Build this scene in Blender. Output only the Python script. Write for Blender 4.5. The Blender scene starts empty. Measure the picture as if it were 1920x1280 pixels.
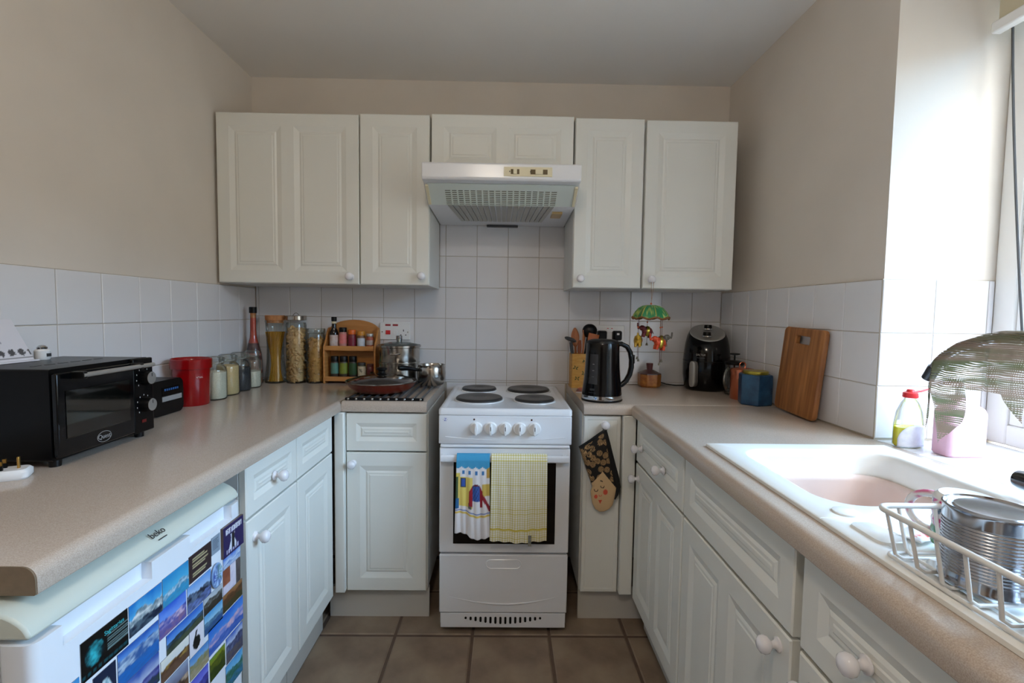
import bpy, bmesh, math, random
from mathutils import Vector, Matrix
random.seed(7)
scene = bpy.context.scene
COL = scene.collection
PI = math.pi

# ------------------------------------------------------------------ camera, light, exposure
cam_data = bpy.data.cameras.new('camera')
cam_data.sensor_width = 36.0
cam_data.lens = 917.73 / 1920 * 36.0
cam_data.clip_start = 0.02
cam = bpy.data.objects.new('camera', cam_data)
COL.objects.link(cam)
_r = Vector((0.99981956, -0.01264685, 0.01417397))
_u = Vector((-0.01338882, 0.06014419, 0.9980999))
_f = Vector((0.0134753, 0.99810958, -0.05996401))
_m = Matrix((_r, _u, -_f)).transposed().to_4x4()
_m.translation = Vector((-0.0003, -2.4135, 1.2362))
cam.matrix_world = _m
scene.camera = cam

world = bpy.data.worlds.new('overcast_sky')
scene.world = world
world.use_nodes = True
_wt = world.node_tree
_bg = _wt.nodes['Background']
_bg.inputs['Strength'].default_value = 38.0
# standard overcast sky: (1 + 2 sin(elevation)) / 3 above the rooftops, dull ground below
_tc = _wt.nodes.new('ShaderNodeTexCoord')
_sx = _wt.nodes.new('ShaderNodeSeparateXYZ')
_mr = _wt.nodes.new('ShaderNodeMapRange')
_mr.inputs['From Min'].default_value = 0.0
_mr.inputs['From Max'].default_value = 1.0
_rp = _wt.nodes.new('ShaderNodeValToRGB')
_rp.color_ramp.interpolation = 'LINEAR'
_e = _rp.color_ramp.elements
_e[0].position = 0.0; _e[0].color = (0.075, 0.075, 0.07, 1)
_e[1].position = 1.0; _e[1].color = (0.47, 0.70, 1.0, 1)
_h = _e.new(0.575); _h.color = (0.075, 0.075, 0.07, 1)
_h = _e.new(0.605); _h.color = (0.22, 0.33, 0.47, 1)
_mr.inputs['From Min'].default_value = -1.0
_wt.links.new(_tc.outputs['Generated'], _sx.inputs[0])
_wt.links.new(_sx.outputs['Z'], _mr.inputs['Value'])
_wt.links.new(_mr.outputs['Result'], _rp.inputs['Fac'])
_wt.links.new(_rp.outputs['Color'], _bg.inputs['Color'])

portal = bpy.data.lights.new('window_portal', 'AREA')
portal.shape = 'RECTANGLE'
portal.size = 1.34
portal.size_y = 1.36
portal.cycles.is_portal = True
po = bpy.data.objects.new('window_portal', portal)
po.location = (1.50, -1.70, 1.54)
po.rotation_euler = (0, PI / 2, 0)
COL.objects.link(po)

sun = bpy.data.lights.new('hazy_sun', 'SUN')
sun.energy = 21.0
sun.angle = math.radians(36)
sun.color = (1.0, 0.97, 0.94)
so_ = bpy.data.objects.new('hazy_sun', sun)
so_.rotation_euler = Vector((-0.26, 1.0, -0.74)).to_track_quat('-Z', 'Y').to_euler()
so_.location = (3.0, -6.0, 5.0)
COL.objects.link(so_)

scene.view_settings.view_transform = 'Standard'
scene.view_settings.look = 'None'
scene.view_settings.exposure = 0.12
scene.view_settings.gamma = 1.0
scene.view_settings.use_curve_mapping = False
scene.cycles.max_bounces = 12
scene.cycles.diffuse_bounces = 6
scene.cycles.transparent_max_bounces = 18
scene.cycles.sample_clamp_indirect = 6.0

# ------------------------------------------------------------------ constants of the place
XL, XR, ZC = -1.222, 1.0645, 2.336       # tile faces left and right, ceiling
ZW = 0.885                               # worktop height
YF = -3.35                               # wall behind the camera

# ------------------------------------------------------------------ materials
def lin(c):
    return c / 12.92 if c <= 0.04045 else ((c + 0.055) / 1.055) ** 2.4
def C(r, g, b):
    return (lin(r / 255), lin(g / 255), lin(b / 255), 1.0)
MATS = {}
def mat(name, col, rough=0.5, metal=0.0, var=0.0, vscale=8.0, bump=0.0, bscale=200.0, spec=0.5, emit=None, coat=0.0, col2=None, stretch=None, detail=4.0):
    """principled material with a procedural colour variation and a fine relief"""
    if name in MATS:
        return MATS[name]
    m = bpy.data.materials.new(name)
    m.use_nodes = True
    nt = m.node_tree
    b = nt.nodes['Principled BSDF']
    b.inputs['Base Color'].default_value = col
    b.inputs['Roughness'].default_value = rough
    b.inputs['Metallic'].default_value = metal
    b.inputs['Specular IOR Level'].default_value = spec
    b.inputs['Coat Weight'].default_value = coat
    if emit:
        b.inputs['Emission Color'].default_value = emit[0]
        b.inputs['Emission Strength'].default_value = emit[1]
    tc = nt.nodes.new('ShaderNodeTexCoord')
    src = tc.outputs['Object']
    if stretch:
        mp = nt.nodes.new('ShaderNodeMapping')
        mp.inputs['Scale'].default_value = stretch
        nt.links.new(src, mp.inputs['Vector'])
        src = mp.outputs['Vector']
    if var > 0 or col2:
        n = nt.nodes.new('ShaderNodeTexNoise')
        n.inputs['Scale'].default_value = vscale
        n.inputs['Detail'].default_value = detail
        nt.links.new(src, n.inputs['Vector'])
        r = nt.nodes.new('ShaderNodeValToRGB')
        r.color_ramp.elements[0].position = 0.32
        r.color_ramp.elements[1].position = 0.68
        c2 = col2 or tuple(min(1, c * (1 + var)) for c in col[:3]) + (1,)
        c1 = col if col2 else tuple(c * (1 - var) for c in col[:3]) + (1,)
        r.color_ramp.elements[0].color = c1
        r.color_ramp.elements[1].color = c2
        nt.links.new(n.outputs['Fac'], r.inputs['Fac'])
        nt.links.new(r.outputs['Color'], b.inputs['Base Color'])
    if bump > 0:
        n = nt.nodes.new('ShaderNodeTexNoise')
        n.inputs['Scale'].default_value = bscale
        n.inputs['Detail'].default_value = 3.0
        nt.links.new(src, n.inputs['Vector'])
        bp = nt.nodes.new('ShaderNodeBump')
        bp.inputs['Strength'].default_value = bump
        bp.inputs['Distance'].default_value = 0.002
        nt.links.new(n.outputs['Fac'], bp.inputs['Height'])
        nt.links.new(bp.outputs['Normal'], b.inputs['Normal'])
    MATS[name] = m
    return m

def glass(name, tint=(0.93, 0.97, 0.96, 1), rough=0.03, base=0.05, gain=0.75):
    """thin clear glass: see-through with a fresnel sheen"""
    if name in MATS:
        return MATS[name]
    m = bpy.data.materials.new(name)
    m.use_nodes = True
    nt = m.node_tree
    nt.nodes.remove(nt.nodes['Principled BSDF'])
    out = nt.nodes['Material Output']
    tr = nt.nodes.new('ShaderNodeBsdfTransparent')
    tr.inputs['Color'].default_value = tint
    gl = nt.nodes.new('ShaderNodeBsdfGlossy')
    gl.inputs['Roughness'].default_value = rough
    lw = nt.nodes.new('ShaderNodeLayerWeight')
    lw.inputs['Blend'].default_value = 0.25
    ma = nt.nodes.new('ShaderNodeMath')
    ma.operation = 'MULTIPLY_ADD'
    ma.inputs[1].default_value = gain
    ma.inputs[2].default_value = base
    nt.links.new(lw.outputs['Fresnel'], ma.inputs[0])
    mx = nt.nodes.new('ShaderNodeMixShader')
    nt.links.new(ma.outputs[0], mx.inputs['Fac'])
    nt.links.new(tr.outputs[0], mx.inputs[1])
    nt.links.new(gl.outputs[0], mx.inputs[2])
    nt.links.new(mx.outputs[0], out.inputs['Surface'])
    MATS[name] = m
    return m

def print_mat(name, rough=0.5, weave=0.0, wscale=300.0):
    """colours come from the mesh's own printed pattern"""
    if name in MATS:
        return MATS[name]
    m = bpy.data.materials.new(name)
    m.use_nodes = True
    nt = m.node_tree
    b = nt.nodes['Principled BSDF']
    b.inputs['Roughness'].default_value = rough
    a = nt.nodes.new('ShaderNodeVertexColor')
    a.layer_name = 'Col'
    nt.links.new(a.outputs['Color'], b.inputs['Base Color'])
    if weave:
        n = nt.nodes.new('ShaderNodeTexNoise')
        n.inputs['Scale'].default_value = wscale
        tc = nt.nodes.new('ShaderNodeTexCoord')
        nt.links.new(tc.outputs['Object'], n.inputs['Vector'])
        bp = nt.nodes.new('ShaderNodeBump')
        bp.inputs['Strength'].default_value = weave
        bp.inputs['Distance'].default_value = 0.002
        nt.links.new(n.outputs['Fac'], bp.inputs['Height'])
        nt.links.new(bp.outputs['Normal'], b.inputs['Normal'])
    MATS[name] = m
    return m

PAINT = mat('magnolia_wall_paint', C(216, 207, 196), 0.85, var=0.035, vscale=3.0, bump=0.15, bscale=60)
CEILP = mat('ceiling_paint', C(236, 232, 227), 0.9, var=0.02, vscale=2.0, bump=0.1, bscale=80)
GROUT = mat('tile_grout', C(176, 166, 152), 0.9, var=0.10, vscale=15)
TILE = mat('white_glazed_tile', C(223, 222, 224), 0.12, var=0.015, vscale=5, spec=0.45)
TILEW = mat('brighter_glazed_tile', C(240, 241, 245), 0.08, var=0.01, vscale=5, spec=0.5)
FGROUT = mat('floor_grout', C(92, 74, 62), 0.95, var=0.1, vscale=30)
FTILE = mat('terracotta_floor_tile', C(112, 92, 76), 0.5, vscale=7, bump=0.25, bscale=40, col2=C(146, 128, 108))
CAB = mat('cream_white_cabinet_foil', C(226, 226, 219), 0.35, var=0.01, vscale=3, spec=0.4)
CARC = mat('white_cabinet_board', C(214, 214, 210), 0.5, var=0.01, vscale=3)
PLINTH = mat('pale_plinth_board', C(196, 192, 184), 0.55, var=0.02, vscale=4)
KNOB = mat('white_ceramic_knob', C(232, 230, 234), 0.15, var=0.01, coat=0.4)
WTOP = mat('beige_speckled_laminate', C(172, 156, 142), 0.17, vscale=620, col2=C(194, 180, 167), detail=2.0, spec=0.5)
WEND = mat('laminate_end_strip', C(120, 104, 84), 0.6, var=0.1, vscale=60)
ENAMEL = mat('white_cooker_enamel', C(226, 227, 230), 0.22, var=0.01, vscale=3, spec=0.5)
BLKGL = mat('black_oven_glass', C(8, 8, 9), 0.06, var=0.01, spec=0.35)
PLATE = mat('cast_iron_plate', C(38, 36, 35), 0.38, var=0.15, vscale=20, bump=0.1, bscale=120)
CHROME = mat('chrome', C(200, 202, 205), 0.08, metal=1.0, var=0.01)
STEEL = mat('brushed_steel', C(178, 174, 168), 0.2, metal=1.0, var=0.04, vscale=40)
BLKPL = mat('black_plastic', C(9, 9, 10), 0.35, var=0.05, vscale=20, spec=0.25)
BLKMT = mat('black_satin_metal', C(7, 7, 8), 0.3, var=0.05, vscale=10, spec=0.15)
BLKGLOSS = mat('black_gloss_plastic', C(6, 7, 9), 0.12, var=0.03, vscale=10, spec=0.3)
DGREY = mat('dark_grey_plastic', C(58, 58, 60), 0.4, var=0.05, vscale=20)
SILVP = mat('silver_plastic', C(168, 166, 162), 0.32, metal=0.6, var=0.02)
GREYP = mat('grey_plastic', C(150, 150, 150), 0.4, var=0.02)
WHITEP = mat('white_plastic', C(232, 232, 232), 0.35, var=0.01)
CREAMP = mat('cream_plastic', C(222, 212, 180), 0.4, var=0.03)
FRWHITE = mat('white_fridge_enamel', C(226, 230, 236), 0.25, var=0.01)
FRCREAM = mat('pale_grey_green_fridge_cap', C(194, 200, 190), 0.35, var=0.01)
REDP = mat('red_gloss_plastic', C(140, 4, 10), 0.22, var=0.03, vscale=5, coat=0.2)
WOODL = mat('warm_pine_wood', C(176, 116, 58), 0.5, vscale=10, col2=C(196, 138, 76), stretch=(1, 1, 9))
WOODD = mat('bamboo_board_wood', C(122, 74, 36), 0.42, vscale=7, col2=C(172, 114, 62), stretch=(9, 1, 0.6))
WOODS = mat('utensil_wood', C(158, 92, 50), 0.55, vscale=18, col2=C(180, 112, 66), stretch=(3, 3, 0.6))
CORK = mat('cork', C(184, 124, 76), 0.8, var=0.12, vscale=90, bump=0.3, bscale=150)
GLASS = glass('clear_jar_glass')
GLASSG = glass('greenish_jar_glass', (0.955, 0.985, 0.97, 1))
PANE = glass('window_pane_glass', (0.97, 0.985, 0.98, 1), 0.01, 0.02, 0.6)
BLUEP = mat('blue_print', C(60, 80, 170), 0.5, var=0.05)
DARKP = mat('dark_print', C(40, 38, 40), 0.6, var=0.05)
WHITEI = mat('white_print', C(220, 220, 220), 0.5, var=0.02)
REDI = mat('red_print', C(200, 30, 36), 0.4, var=0.03)
PRINT = print_mat('printed_card', 0.35)
CLOTHP = print_mat('printed_cotton', 0.9, 0.35, 420)
SINKW = mat('white_composite_sink', C(236, 236, 232), 0.2, var=0.01, spec=0.5)
PINKB = mat('pinkish_beige_plastic', C(214, 192, 182), 0.35, var=0.02)
WIREW = mat('white_coated_wire', C(226, 224, 220), 0.35, var=0.02)
COPPER = mat('copper', C(205, 120, 88), 0.25, metal=0.85, var=0.06, vscale=30, bump=0.15, bscale=90)
GOLD = mat('brass_gold', C(190, 170, 70), 0.3, metal=0.9, var=0.05)
BRASS = mat('brass_pin', C(190, 150, 80), 0.3, metal=0.9, var=0.05)
UPVC = mat('white_window_frame', C(238, 238, 236), 0.3, var=0.01)

# ------------------------------------------------------------------ mesh building
class G:
    def __init__(s):
        s.v, s.f = [], []
    def add(s, vs, fs):
        o = len(s.v)
        s.v += [tuple(p) for p in vs]
        s.f += [tuple(i + o for i in q) for q in fs]
        return s
    def box(s, x0, x1, y0, y1, z0, z1):
        return s.add([(x0, y0, z0), (x1, y0, z0), (x1, y1, z0), (x0, y1, z0), (x0, y0, z1), (x1, y0, z1), (x1, y1, z1), (x0, y1, z1)],
                     [(0, 3, 2, 1), (4, 5, 6, 7), (0, 1, 5, 4), (1, 2, 6, 5), (2, 3, 7, 6), (3, 0, 4, 7)])
    def rings(s, rings, cap0=True, cap1=True, closed=False):
        o = len(s.v); n = len(rings[0])
        for r in rings:
            s.v += [tuple(p) for p in r]
        k = len(rings)
        for i in range(k if closed else k - 1):
            for j in range(n):
                a = o + i * n + j; b = o + i * n + (j + 1) % n
                i2 = (i + 1) % k
                s.f.append((a, b, o + i2 * n + (j + 1) % n, o + i2 * n + j))
        if cap0 and not closed:
            s.f.append(tuple(o + j for j in reversed(range(n))))
        if cap1 and not closed:
            s.f.append(tuple(o + (k - 1) * n + j for j in range(n)))
        return s
    def lathe(s, prof, c=(0, 0, 0), n=28, axis='z', cap0=True, cap1=True, sx=1.0, sy=1.0, ph=0.0):
        rs = []
        for r, h in prof:
            r = max(r, 1e-4)
            ring = []
            for j in range(n):
                a = 2 * PI * j / n + ph
                p, q = r * math.cos(a) * sx, r * math.sin(a) * sy
                if axis == 'z': v = (p, q, h)
                elif axis == 'x': v = (h, p, q)
                elif axis == '-x': v = (-h, -p, q)
                elif axis == 'y': v = (-p, h, q)
                else: v = (p, -h, q)
                ring.append((v[0] + c[0], v[1] + c[1], v[2] + c[2]))
            rs.append(ring)
        return s.rings(rs, cap0, cap1)
    def tube(s, pts, r, n=8, cap=True, closed=False):
        pts = [Vector(p) for p in pts]
        k = len(pts)
        rr = r if isinstance(r, (list, tuple)) else [r] * k
        T = []
        for i in range(k):
            if closed: t = pts[(i + 1) % k] - pts[i - 1]
            else: t = pts[min(i + 1, k - 1)] - pts[max(i - 1, 0)]
            T.append(t.normalized())
        up = Vector((0, 0, 1)) if abs(T[0].z) < 0.9 else Vector((1, 0, 0))
        a = T[0].cross(up).normalized()
        rs = []
        for i in range(k):
            a = (a - T[i] * a.dot(T[i]))
            a = a.normalized() if a.length > 1e-6 else T[i].orthogonal().normalized()
            b = T[i].cross(a)
            rs.append([pts[i] + (a * math.cos(2 * PI * j / n) + b * math.sin(2 * PI * j / n)) * rr[i] for j in range(n)])
        return s.rings(rs, cap, cap, closed)
    def prism(s, poly, axis, a, b):
        def P(u, w, h):
            return {'x': (h, u, w), 'y': (u, h, w), 'z': (u, w, h)}[axis]
        return s.rings([[P(u, w, a) for u, w in poly], [P(u, w, b) for u, w in poly]])
    def grid(s, fn, nu, nv):
        o = len(s.v)
        for i in range(nu + 1):
            for j in range(nv + 1):
                s.v.append(tuple(fn(i / nu, j / nv)))
        for i in range(nu):
            for j in range(nv):
                a = o + i * (nv + 1) + j
                s.f.append((a, a + nv + 1, a + nv + 2, a + 1))
        return s
    def ball(s, c, r, sx=1, sy=1, sz=1, n=14, m=8, rot=None):
        rs = []
        for i in range(1, m):
            t = PI * i / m
            ring = []
            for j in range(n):
                p = 2 * PI * j / n
                v = Vector((r * sx * math.sin(t) * math.cos(p), r * sy * math.sin(t) * math.sin(p), -r * sz * math.cos(t)))
                if rot: v = rot @ v
                ring.append(v + Vector(c))
            rs.append(ring)
        return s.rings(rs)

def build(name, g, m, parent=None, loc=None, smooth=35, bevel=None, seg=2, fix=True):
    me = bpy.data.meshes.new(name)
    me.from_pydata(g.v, [], g.f)
    me.validate()
    if fix:
        bm = bmesh.new(); bm.from_mesh(me)
        bmesh.ops.recalc_face_normals(bm, faces=bm.faces)
        bm.to_mesh(me); bm.free()
    if smooth:
        me.polygons.foreach_set('use_smooth', [True] * len(me.polygons))
        me.set_sharp_from_angle(angle=math.radians(smooth))
    me.materials.append(m)
    o = bpy.data.objects.new(name, me)
    COL.objects.link(o)
    if parent: o.parent = parent
    if loc: o.location = loc
    if bevel:
        b = o.modifiers.new('bevel', 'BEVEL')
        b.width = bevel; b.segments = seg; b.limit_method = 'ANGLE'; b.angle_limit = math.radians(35)
    return o

def cut(o, cutters):
    """take the volumes of the boxes or prisms out of the mesh for good"""
    for g in cutters:
        c = build('cutter', g, CARC, smooth=0)
        c.parent = o.parent; c.location = o.location; c.rotation_euler = o.rotation_euler
        md = o.modifiers.new('cut', 'BOOLEAN')
        md.operation = 'DIFFERENCE'; md.object = c; md.solver = 'EXACT'
        bpy.context.view_layer.update()
        dg = bpy.context.evaluated_depsgraph_get()
        me = bpy.data.meshes.new_from_object(o.evaluated_get(dg))
        o.modifiers.remove(md)
        old = o.data; o.data = me
        bpy.data.objects.remove(c)
        bpy.data.meshes.remove(old)
    o.data.polygons.foreach_set('use_smooth', [True] * len(o.data.polygons))
    o.data.set_sharp_from_angle(angle=math.radians(35))

def paint(o, fn):
    """printed colours per vertex; fn takes the vertex's local position"""
    ca = o.data.color_attributes.new('Col', 'FLOAT_COLOR', 'POINT')
    for i, v in enumerate(o.data.vertices):
        ca.data[i].color = fn(v.co)

def tag(o, label, cat, group=None):
    o['label'] = label; o['category'] = cat
    if group: o['group'] = group
    return o
def thing(name, label, cat, loc=(0, 0, 0), rz=0.0, group=None):
    o = bpy.data.objects.new(name, None)
    o.empty_display_size = 0.05
    COL.objects.link(o); o.location = loc; o.rotation_euler = (0, 0, rz)
    return tag(o, label, cat, group)
def struct(o):
    o['kind'] = 'structure'; return o
def stuff(o):
    o['kind'] = 'stuff'; return o

_tcache = {}
def text(name, body, size, m, parent, loc, rot, extrude=0.0002, align='CENTER', bend=None):
    cu = bpy.data.curves.new(name, 'FONT')
    cu.body = body; cu.size = size; cu.extrude = extrude
    cu.align_x = align; cu.align_y = 'CENTER'
    t = bpy.data.objects.new(name, cu); COL.objects.link(t)
    bpy.context.view_layer.update()
    me = bpy.data.meshes.new_from_object(t.evaluated_get(bpy.context.evaluated_depsgraph_get()))
    bpy.data.objects.remove(t); bpy.data.curves.remove(cu)
    if bend:
        for v in me.vertices:
            a = v.co.x / bend
            z = v.co.z
            v.co.x = math.sin(a) * (bend + z); v.co.z = math.cos(a) * (bend + z) - bend
    me.materials.clear(); me.materials.append(m)
    o = bpy.data.objects.new(name, me); COL.objects.link(o)
    o.parent = parent; o.location = loc; o.rotation_euler = rot
    return o
FRONT = (PI / 2, 0, 0)              # facing -y
RIGHT = (PI / 2, 0, PI / 2)         # facing +x
LEFT = (PI / 2, 0, -PI / 2)         # facing -x

def rrect(cx, cy, hx, hy, r, n=6):
    p = []
    for sx, sy, a0 in ((1, 1, 0), (-1, 1, PI / 2), (-1, -1, PI), (1, -1, 1.5 * PI)):
        for i in range(n + 1):
            a = a0 + PI / 2 * i / n
            p.append((cx + sx * (hx - r) + r * math.cos(a), cy + sy * (hy - r) + r * math.sin(a)))
    return p

# ================================================================== THE ROOM
floor = struct(build('floor', G().box(XL - 0.1, 1.42, YF - 0.1, 0.1, -0.06, -0.003), FGROUT, smooth=0))
ceiling = struct(build('ceiling', G().box(XL - 0.1, 1.42, YF - 0.1, 0.1, ZC, ZC + 0.06), CEILP, smooth=0))
wall_left = struct(build('wall_left', G().box(XL - 0.12, XL - 0.005, YF, 0.12, -0.003, ZC), PAINT, smooth=0))
wall_back = struct(build('wall_back', G().box(XL - 0.005, XR + 0.005, 0.005, 0.12, -0.003, ZC), PAINT, smooth=0))
wall_front = struct(build('wall_front', G().box(XL - 0.005, XR + 0.005, YF - 0.1, YF, -0.003, ZC), PAINT, smooth=0))
wall_right = struct(build('wall_right', G().box(XR + 0.005, 1.42, YF, 0.12, -0.003, ZC), PAINT, smooth=0))
WY0, WY1, WZ0, WZ1 = -2.37, -1.033, 0.875, 2.20      # window opening
cut(wall_right, [G().box(XR - 0.1, 1.6, WY0, WY1, WZ0, WZ1)])
door = struct(build('added_dark_door', G().box(-0.95, -0.13, YF + 0.001, YF + 0.045, 0.0, 2.0), mat('added_door_brown', C(92, 66, 44), 0.5, vscale=6, col2=C(112, 82, 56), stretch=(6, 1, 0.6)), bevel=0.004))  # unseen dark door, added to cut the fill light low in the room
build('added_door_handle', G().tube([(-0.22, YF + 0.046, 1.0), (-0.22, YF + 0.085, 1.0), (-0.32, YF + 0.085, 1.0)], 0.008, 10), STEEL, door)
for x0_, x1_ in ((-0.85, -0.57), (-0.51, -0.23)):
    for z0_, z1_ in ((0.18, 0.88), (1.10, 1.86)):
        build('added_door_panel', G().box(x0_, x1_, YF + 0.045, YF + 0.053, z0_, z1_), MATS['added_door_brown'], door, bevel=0.006)
# behind the tiles: a thin bed of grout on each tiled stretch
def bed(wall, *b):
    build('grout_bed', G().box(*b), GROUT, wall, smooth=0)

_tile_mesh = {}
def tile_obj(parent, w, h, t, c, rz, m, name='tile', flat=False):
    key = (round(w, 4), round(h, 4), t, m.name, flat)
    if key not in _tile_mesh:
        e = 0.0016 if not flat else 0.005
        q = 0.0012 if not flat else 0.003
        g = G()
        def rect(a, b, d):
            if flat: return [(-a, -b, d), (a, -b, d), (a, b, d), (-a, b, d)]
            return [(-a, -d, -b), (a, -d, -b), (a, -d, b), (-a, -d, b)]
        g.rings([rect(w / 2, h / 2, -t), rect(w / 2, h / 2, -q), rect(w / 2 - e, h / 2 - e, 0)])
        me = bpy.data.meshes.new(name); me.from_pydata(g.v, [], g.f)
        bm = bmesh.new(); bm.from_mesh(me); bmesh.ops.recalc_face_normals(bm, faces=bm.faces); bm.to_mesh(me); bm.free()
        me.materials.append(m)
        _tile_mesh[key] = me
    o = bpy.data.objects.new(name, _tile_mesh[key]); COL.objects.link(o)
    o.parent = parent; o.location = c; o.rotation_euler = (0, 0, rz)
    return o
P = 0.152; J = 0.0022
def span(a, b, org, pitch):
    """tile stretches between a and b on joints org + k*pitch"""
    k = math.ceil((a - org) / pitch - 1e-6)
    e = [a] + [org + (k + i) * pitch for i in range(60) if a + 0.004 < org + (k + i) * pitch < b - 0.004] + [b]
    return [(e[i], e[i + 1]) for i in range(len(e) - 1)]
def wall_tiles(parent, side, rng, zs, org, skip=None, special=None):
    for a, b in span(rng[0], rng[1], org, P):
        for z0, z1 in zs:
            if skip and skip(a, b, z0, z1): continue
            w, h = b - a - J, z1 - z0 - J
            if w < 0.004 or h < 0.004: continue
            mid, zc = (a + b) / 2, (z0 + z1) / 2
            jit = random.uniform(-0.006, 0.006)
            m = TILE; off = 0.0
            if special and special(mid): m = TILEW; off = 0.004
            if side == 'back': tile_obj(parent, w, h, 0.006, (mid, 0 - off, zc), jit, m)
            elif side == 'left': tile_obj(parent, w, h, 0.006, (XL, mid, zc), PI / 2 + jit, m)
            elif side == 'right': tile_obj(parent, w, h, 0.006, (XR, mid, zc), -PI / 2 + jit, m)
            elif side == 'reveal': tile_obj(parent, w, h, 0.006, (mid, WY1 - 0.005, zc), jit, m)
def rows(top, n, bottom):
    r = []
    for i in range(n):
        z1 = top - i * P; z0 = max(top - (i + 1) * P, bottom)
        if z1 - z0 > 0.003: r.append((z0, z1))
    return r
bed(wall_back, XL, XR, 0.0025, 0.0055, 0.74, 1.36)
bed(wall_back, -0.335, 0.295, 0.0024, 0.0055, 1.35, 1.66)
bed(wall_left, XL - 0.0055, XL - 0.0025, -1.80, 0.0, 0.80, 1.337)
bed(wall_right, XR + 0.0025, XR + 0.0055, WY1, 0.0, 0.80, 1.345)
bed(wall_right, XR, 1.40, WY1 - 0.0025, WY1 + 0.001, 0.876, 1.345)
X0 = 0.0073
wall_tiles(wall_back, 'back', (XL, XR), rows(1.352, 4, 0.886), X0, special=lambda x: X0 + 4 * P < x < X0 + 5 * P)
wall_tiles(wall_back, 'back', (-0.328, 0.288), [(1.504, 1.656), (1.352, 1.504)], X0)
wall_tiles(wall_back, 'back', (-0.29, 0.30), [(0.744, 0.8855)], X0)
wall_tiles(wall_left, 'left', (-1.80, -0.0), rows(1.336, 3, 0.886), -1.0627)
wall_tiles(wall_right, 'right', (-1.033, -0.0), rows(1.344, 4, 0.886), -0.1209)
wall_tiles(wall_right, 'reveal', (XR, 1.385), rows(1.344, 4, 0.886), XR)
# window sill tiles on the bottom of the opening
for a, b in span(WY0, WY1 - 0.005, WY1 - 0.005, P):
    for c, d in ((XR + 0.001, XR + 0.152), (XR + 0.153, 1.385)):
        tile_obj(wall_right, d - c - J, b - a - J, 0.008, ((c + d) / 2, (a + b) / 2, 0.885), 0, TILE, flat=True)
# floor tiles
FP = 0.2945
for i in range(-4, 4):
    for j in range(-1, 9):
        x0 = -0.406 + i * FP; y1 = -0.61 - j * FP + FP
        xa, xb = max(x0, XL), min(x0 + FP, XR); ya, yb = max(y1 - FP, YF), min(y1, 0.0)
        if xb - xa < 0.02 or yb - ya < 0.02: continue
        tile_obj(floor, xb - xa - 0.011, yb - ya - 0.011, 0.008, ((xa + xb) / 2, (ya + yb) / 2, 0.0), 0, FTILE, flat=True)

# window with two lights, frame, panes
win = struct(bpy.data.objects.new('window_1', None)); COL.objects.link(win); win.location = (1.385, 0, 0)
def frame_part(name, *b):
    return build(name, G().box(*b), UPVC, win, bevel=0.004)
ya, yb = WY0 + 0.002, WY1 - 0.002
frame_part('window_frame', 0, 0.06, yb - 0.06, yb, 0.888, 2.198)
frame_part('window_frame', 0, 0.06, ya, ya + 0.06, 0.888, 2.198)
frame_part('window_frame', 0, 0.06, ya + 0.06, yb - 0.06, 0.888, 0.945)
frame_part('window_frame', 0, 0.06, ya + 0.06, yb - 0.06, 2.14, 2.198)
ym = (ya + yb) / 2
frame_part('window_mullion', 0, 0.06, ym - 0.035, ym + 0.035, 0.945, 2.14)
for a, b in ((ya + 0.06, ym - 0.035), (ym + 0.035, yb - 0.06)):
    frame_part('sash', 0.006, 0.05, a, a + 0.04, 0.945, 2.14)
    frame_part('sash', 0.006, 0.05, b - 0.04, b, 0.945, 2.14)
    frame_part('sash', 0.006, 0.05, a + 0.04, b - 0.04, 0.945, 0.985)
    frame_part('sash', 0.006, 0.05, a + 0.04, b - 0.04, 2.10, 2.14)
    build('pane', G().box(0.026, 0.030, a + 0.04, b - 0.04, 0.985, 2.10), PANE, win, smooth=0)

# raised blind at the head of the window
t = thing('window_blind', 'cream roller blind rolled up behind a white rail at the window head', 'blind', (1.338, -1.70, 2.19))
build('roller', G().lathe([(0.026, -0.64), (0.026, 0.64)], (0.0, 0, -0.065), 24, 'y'), mat('cream_blind_fabric', C(205, 196, 170), 0.8, var=0.04), t)
build('head_rail', G().box(-0.02, 0.03, -0.645, 0.645, -0.038, 0.0), UPVC, t, bevel=0.003)
build('bottom_rail', G().box(-0.035, -0.008, -0.645, 0.645, -0.185, -0.155), UPVC, t, bevel=0.004)
build('fabric', G().box(-0.0235, -0.0215, -0.635, 0.635, -0.158, -0.065), MATS['cream_blind_fabric'], t, smooth=0)
build('cord', G().tube([(-0.003, 0.622 - 0.04 * (k / 10) ** 1.3, -0.07 - k * 0.05) for k in range(20)], 0.003, 6), DGREY, t)

# a plain ceiling lamp in the room behind the camera (its warm glow shows on the cooker hood)
t = thing('ceiling_lamp', 'round opal glass ceiling lamp on a white base', 'lamp', (-0.13, -2.50, ZC))
build('base', G().lathe([(0.07, 0), (0.075, -0.012), (0.05, -0.03)], (0, 0, 0), 24), WHITEP, t)
build('lamp_shade', G().lathe([(0.05, -0.03), (0.095, -0.06), (0.105, -0.09), (0.085, -0.125), (0.04, -0.145), (0.001, -0.15)], (0, 0, 0), 28),
      mat('warm_opal_glass', C(255, 236, 200), 0.3, emit=((1.0, 0.89, 0.76, 1), 60.0)), t)

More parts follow.
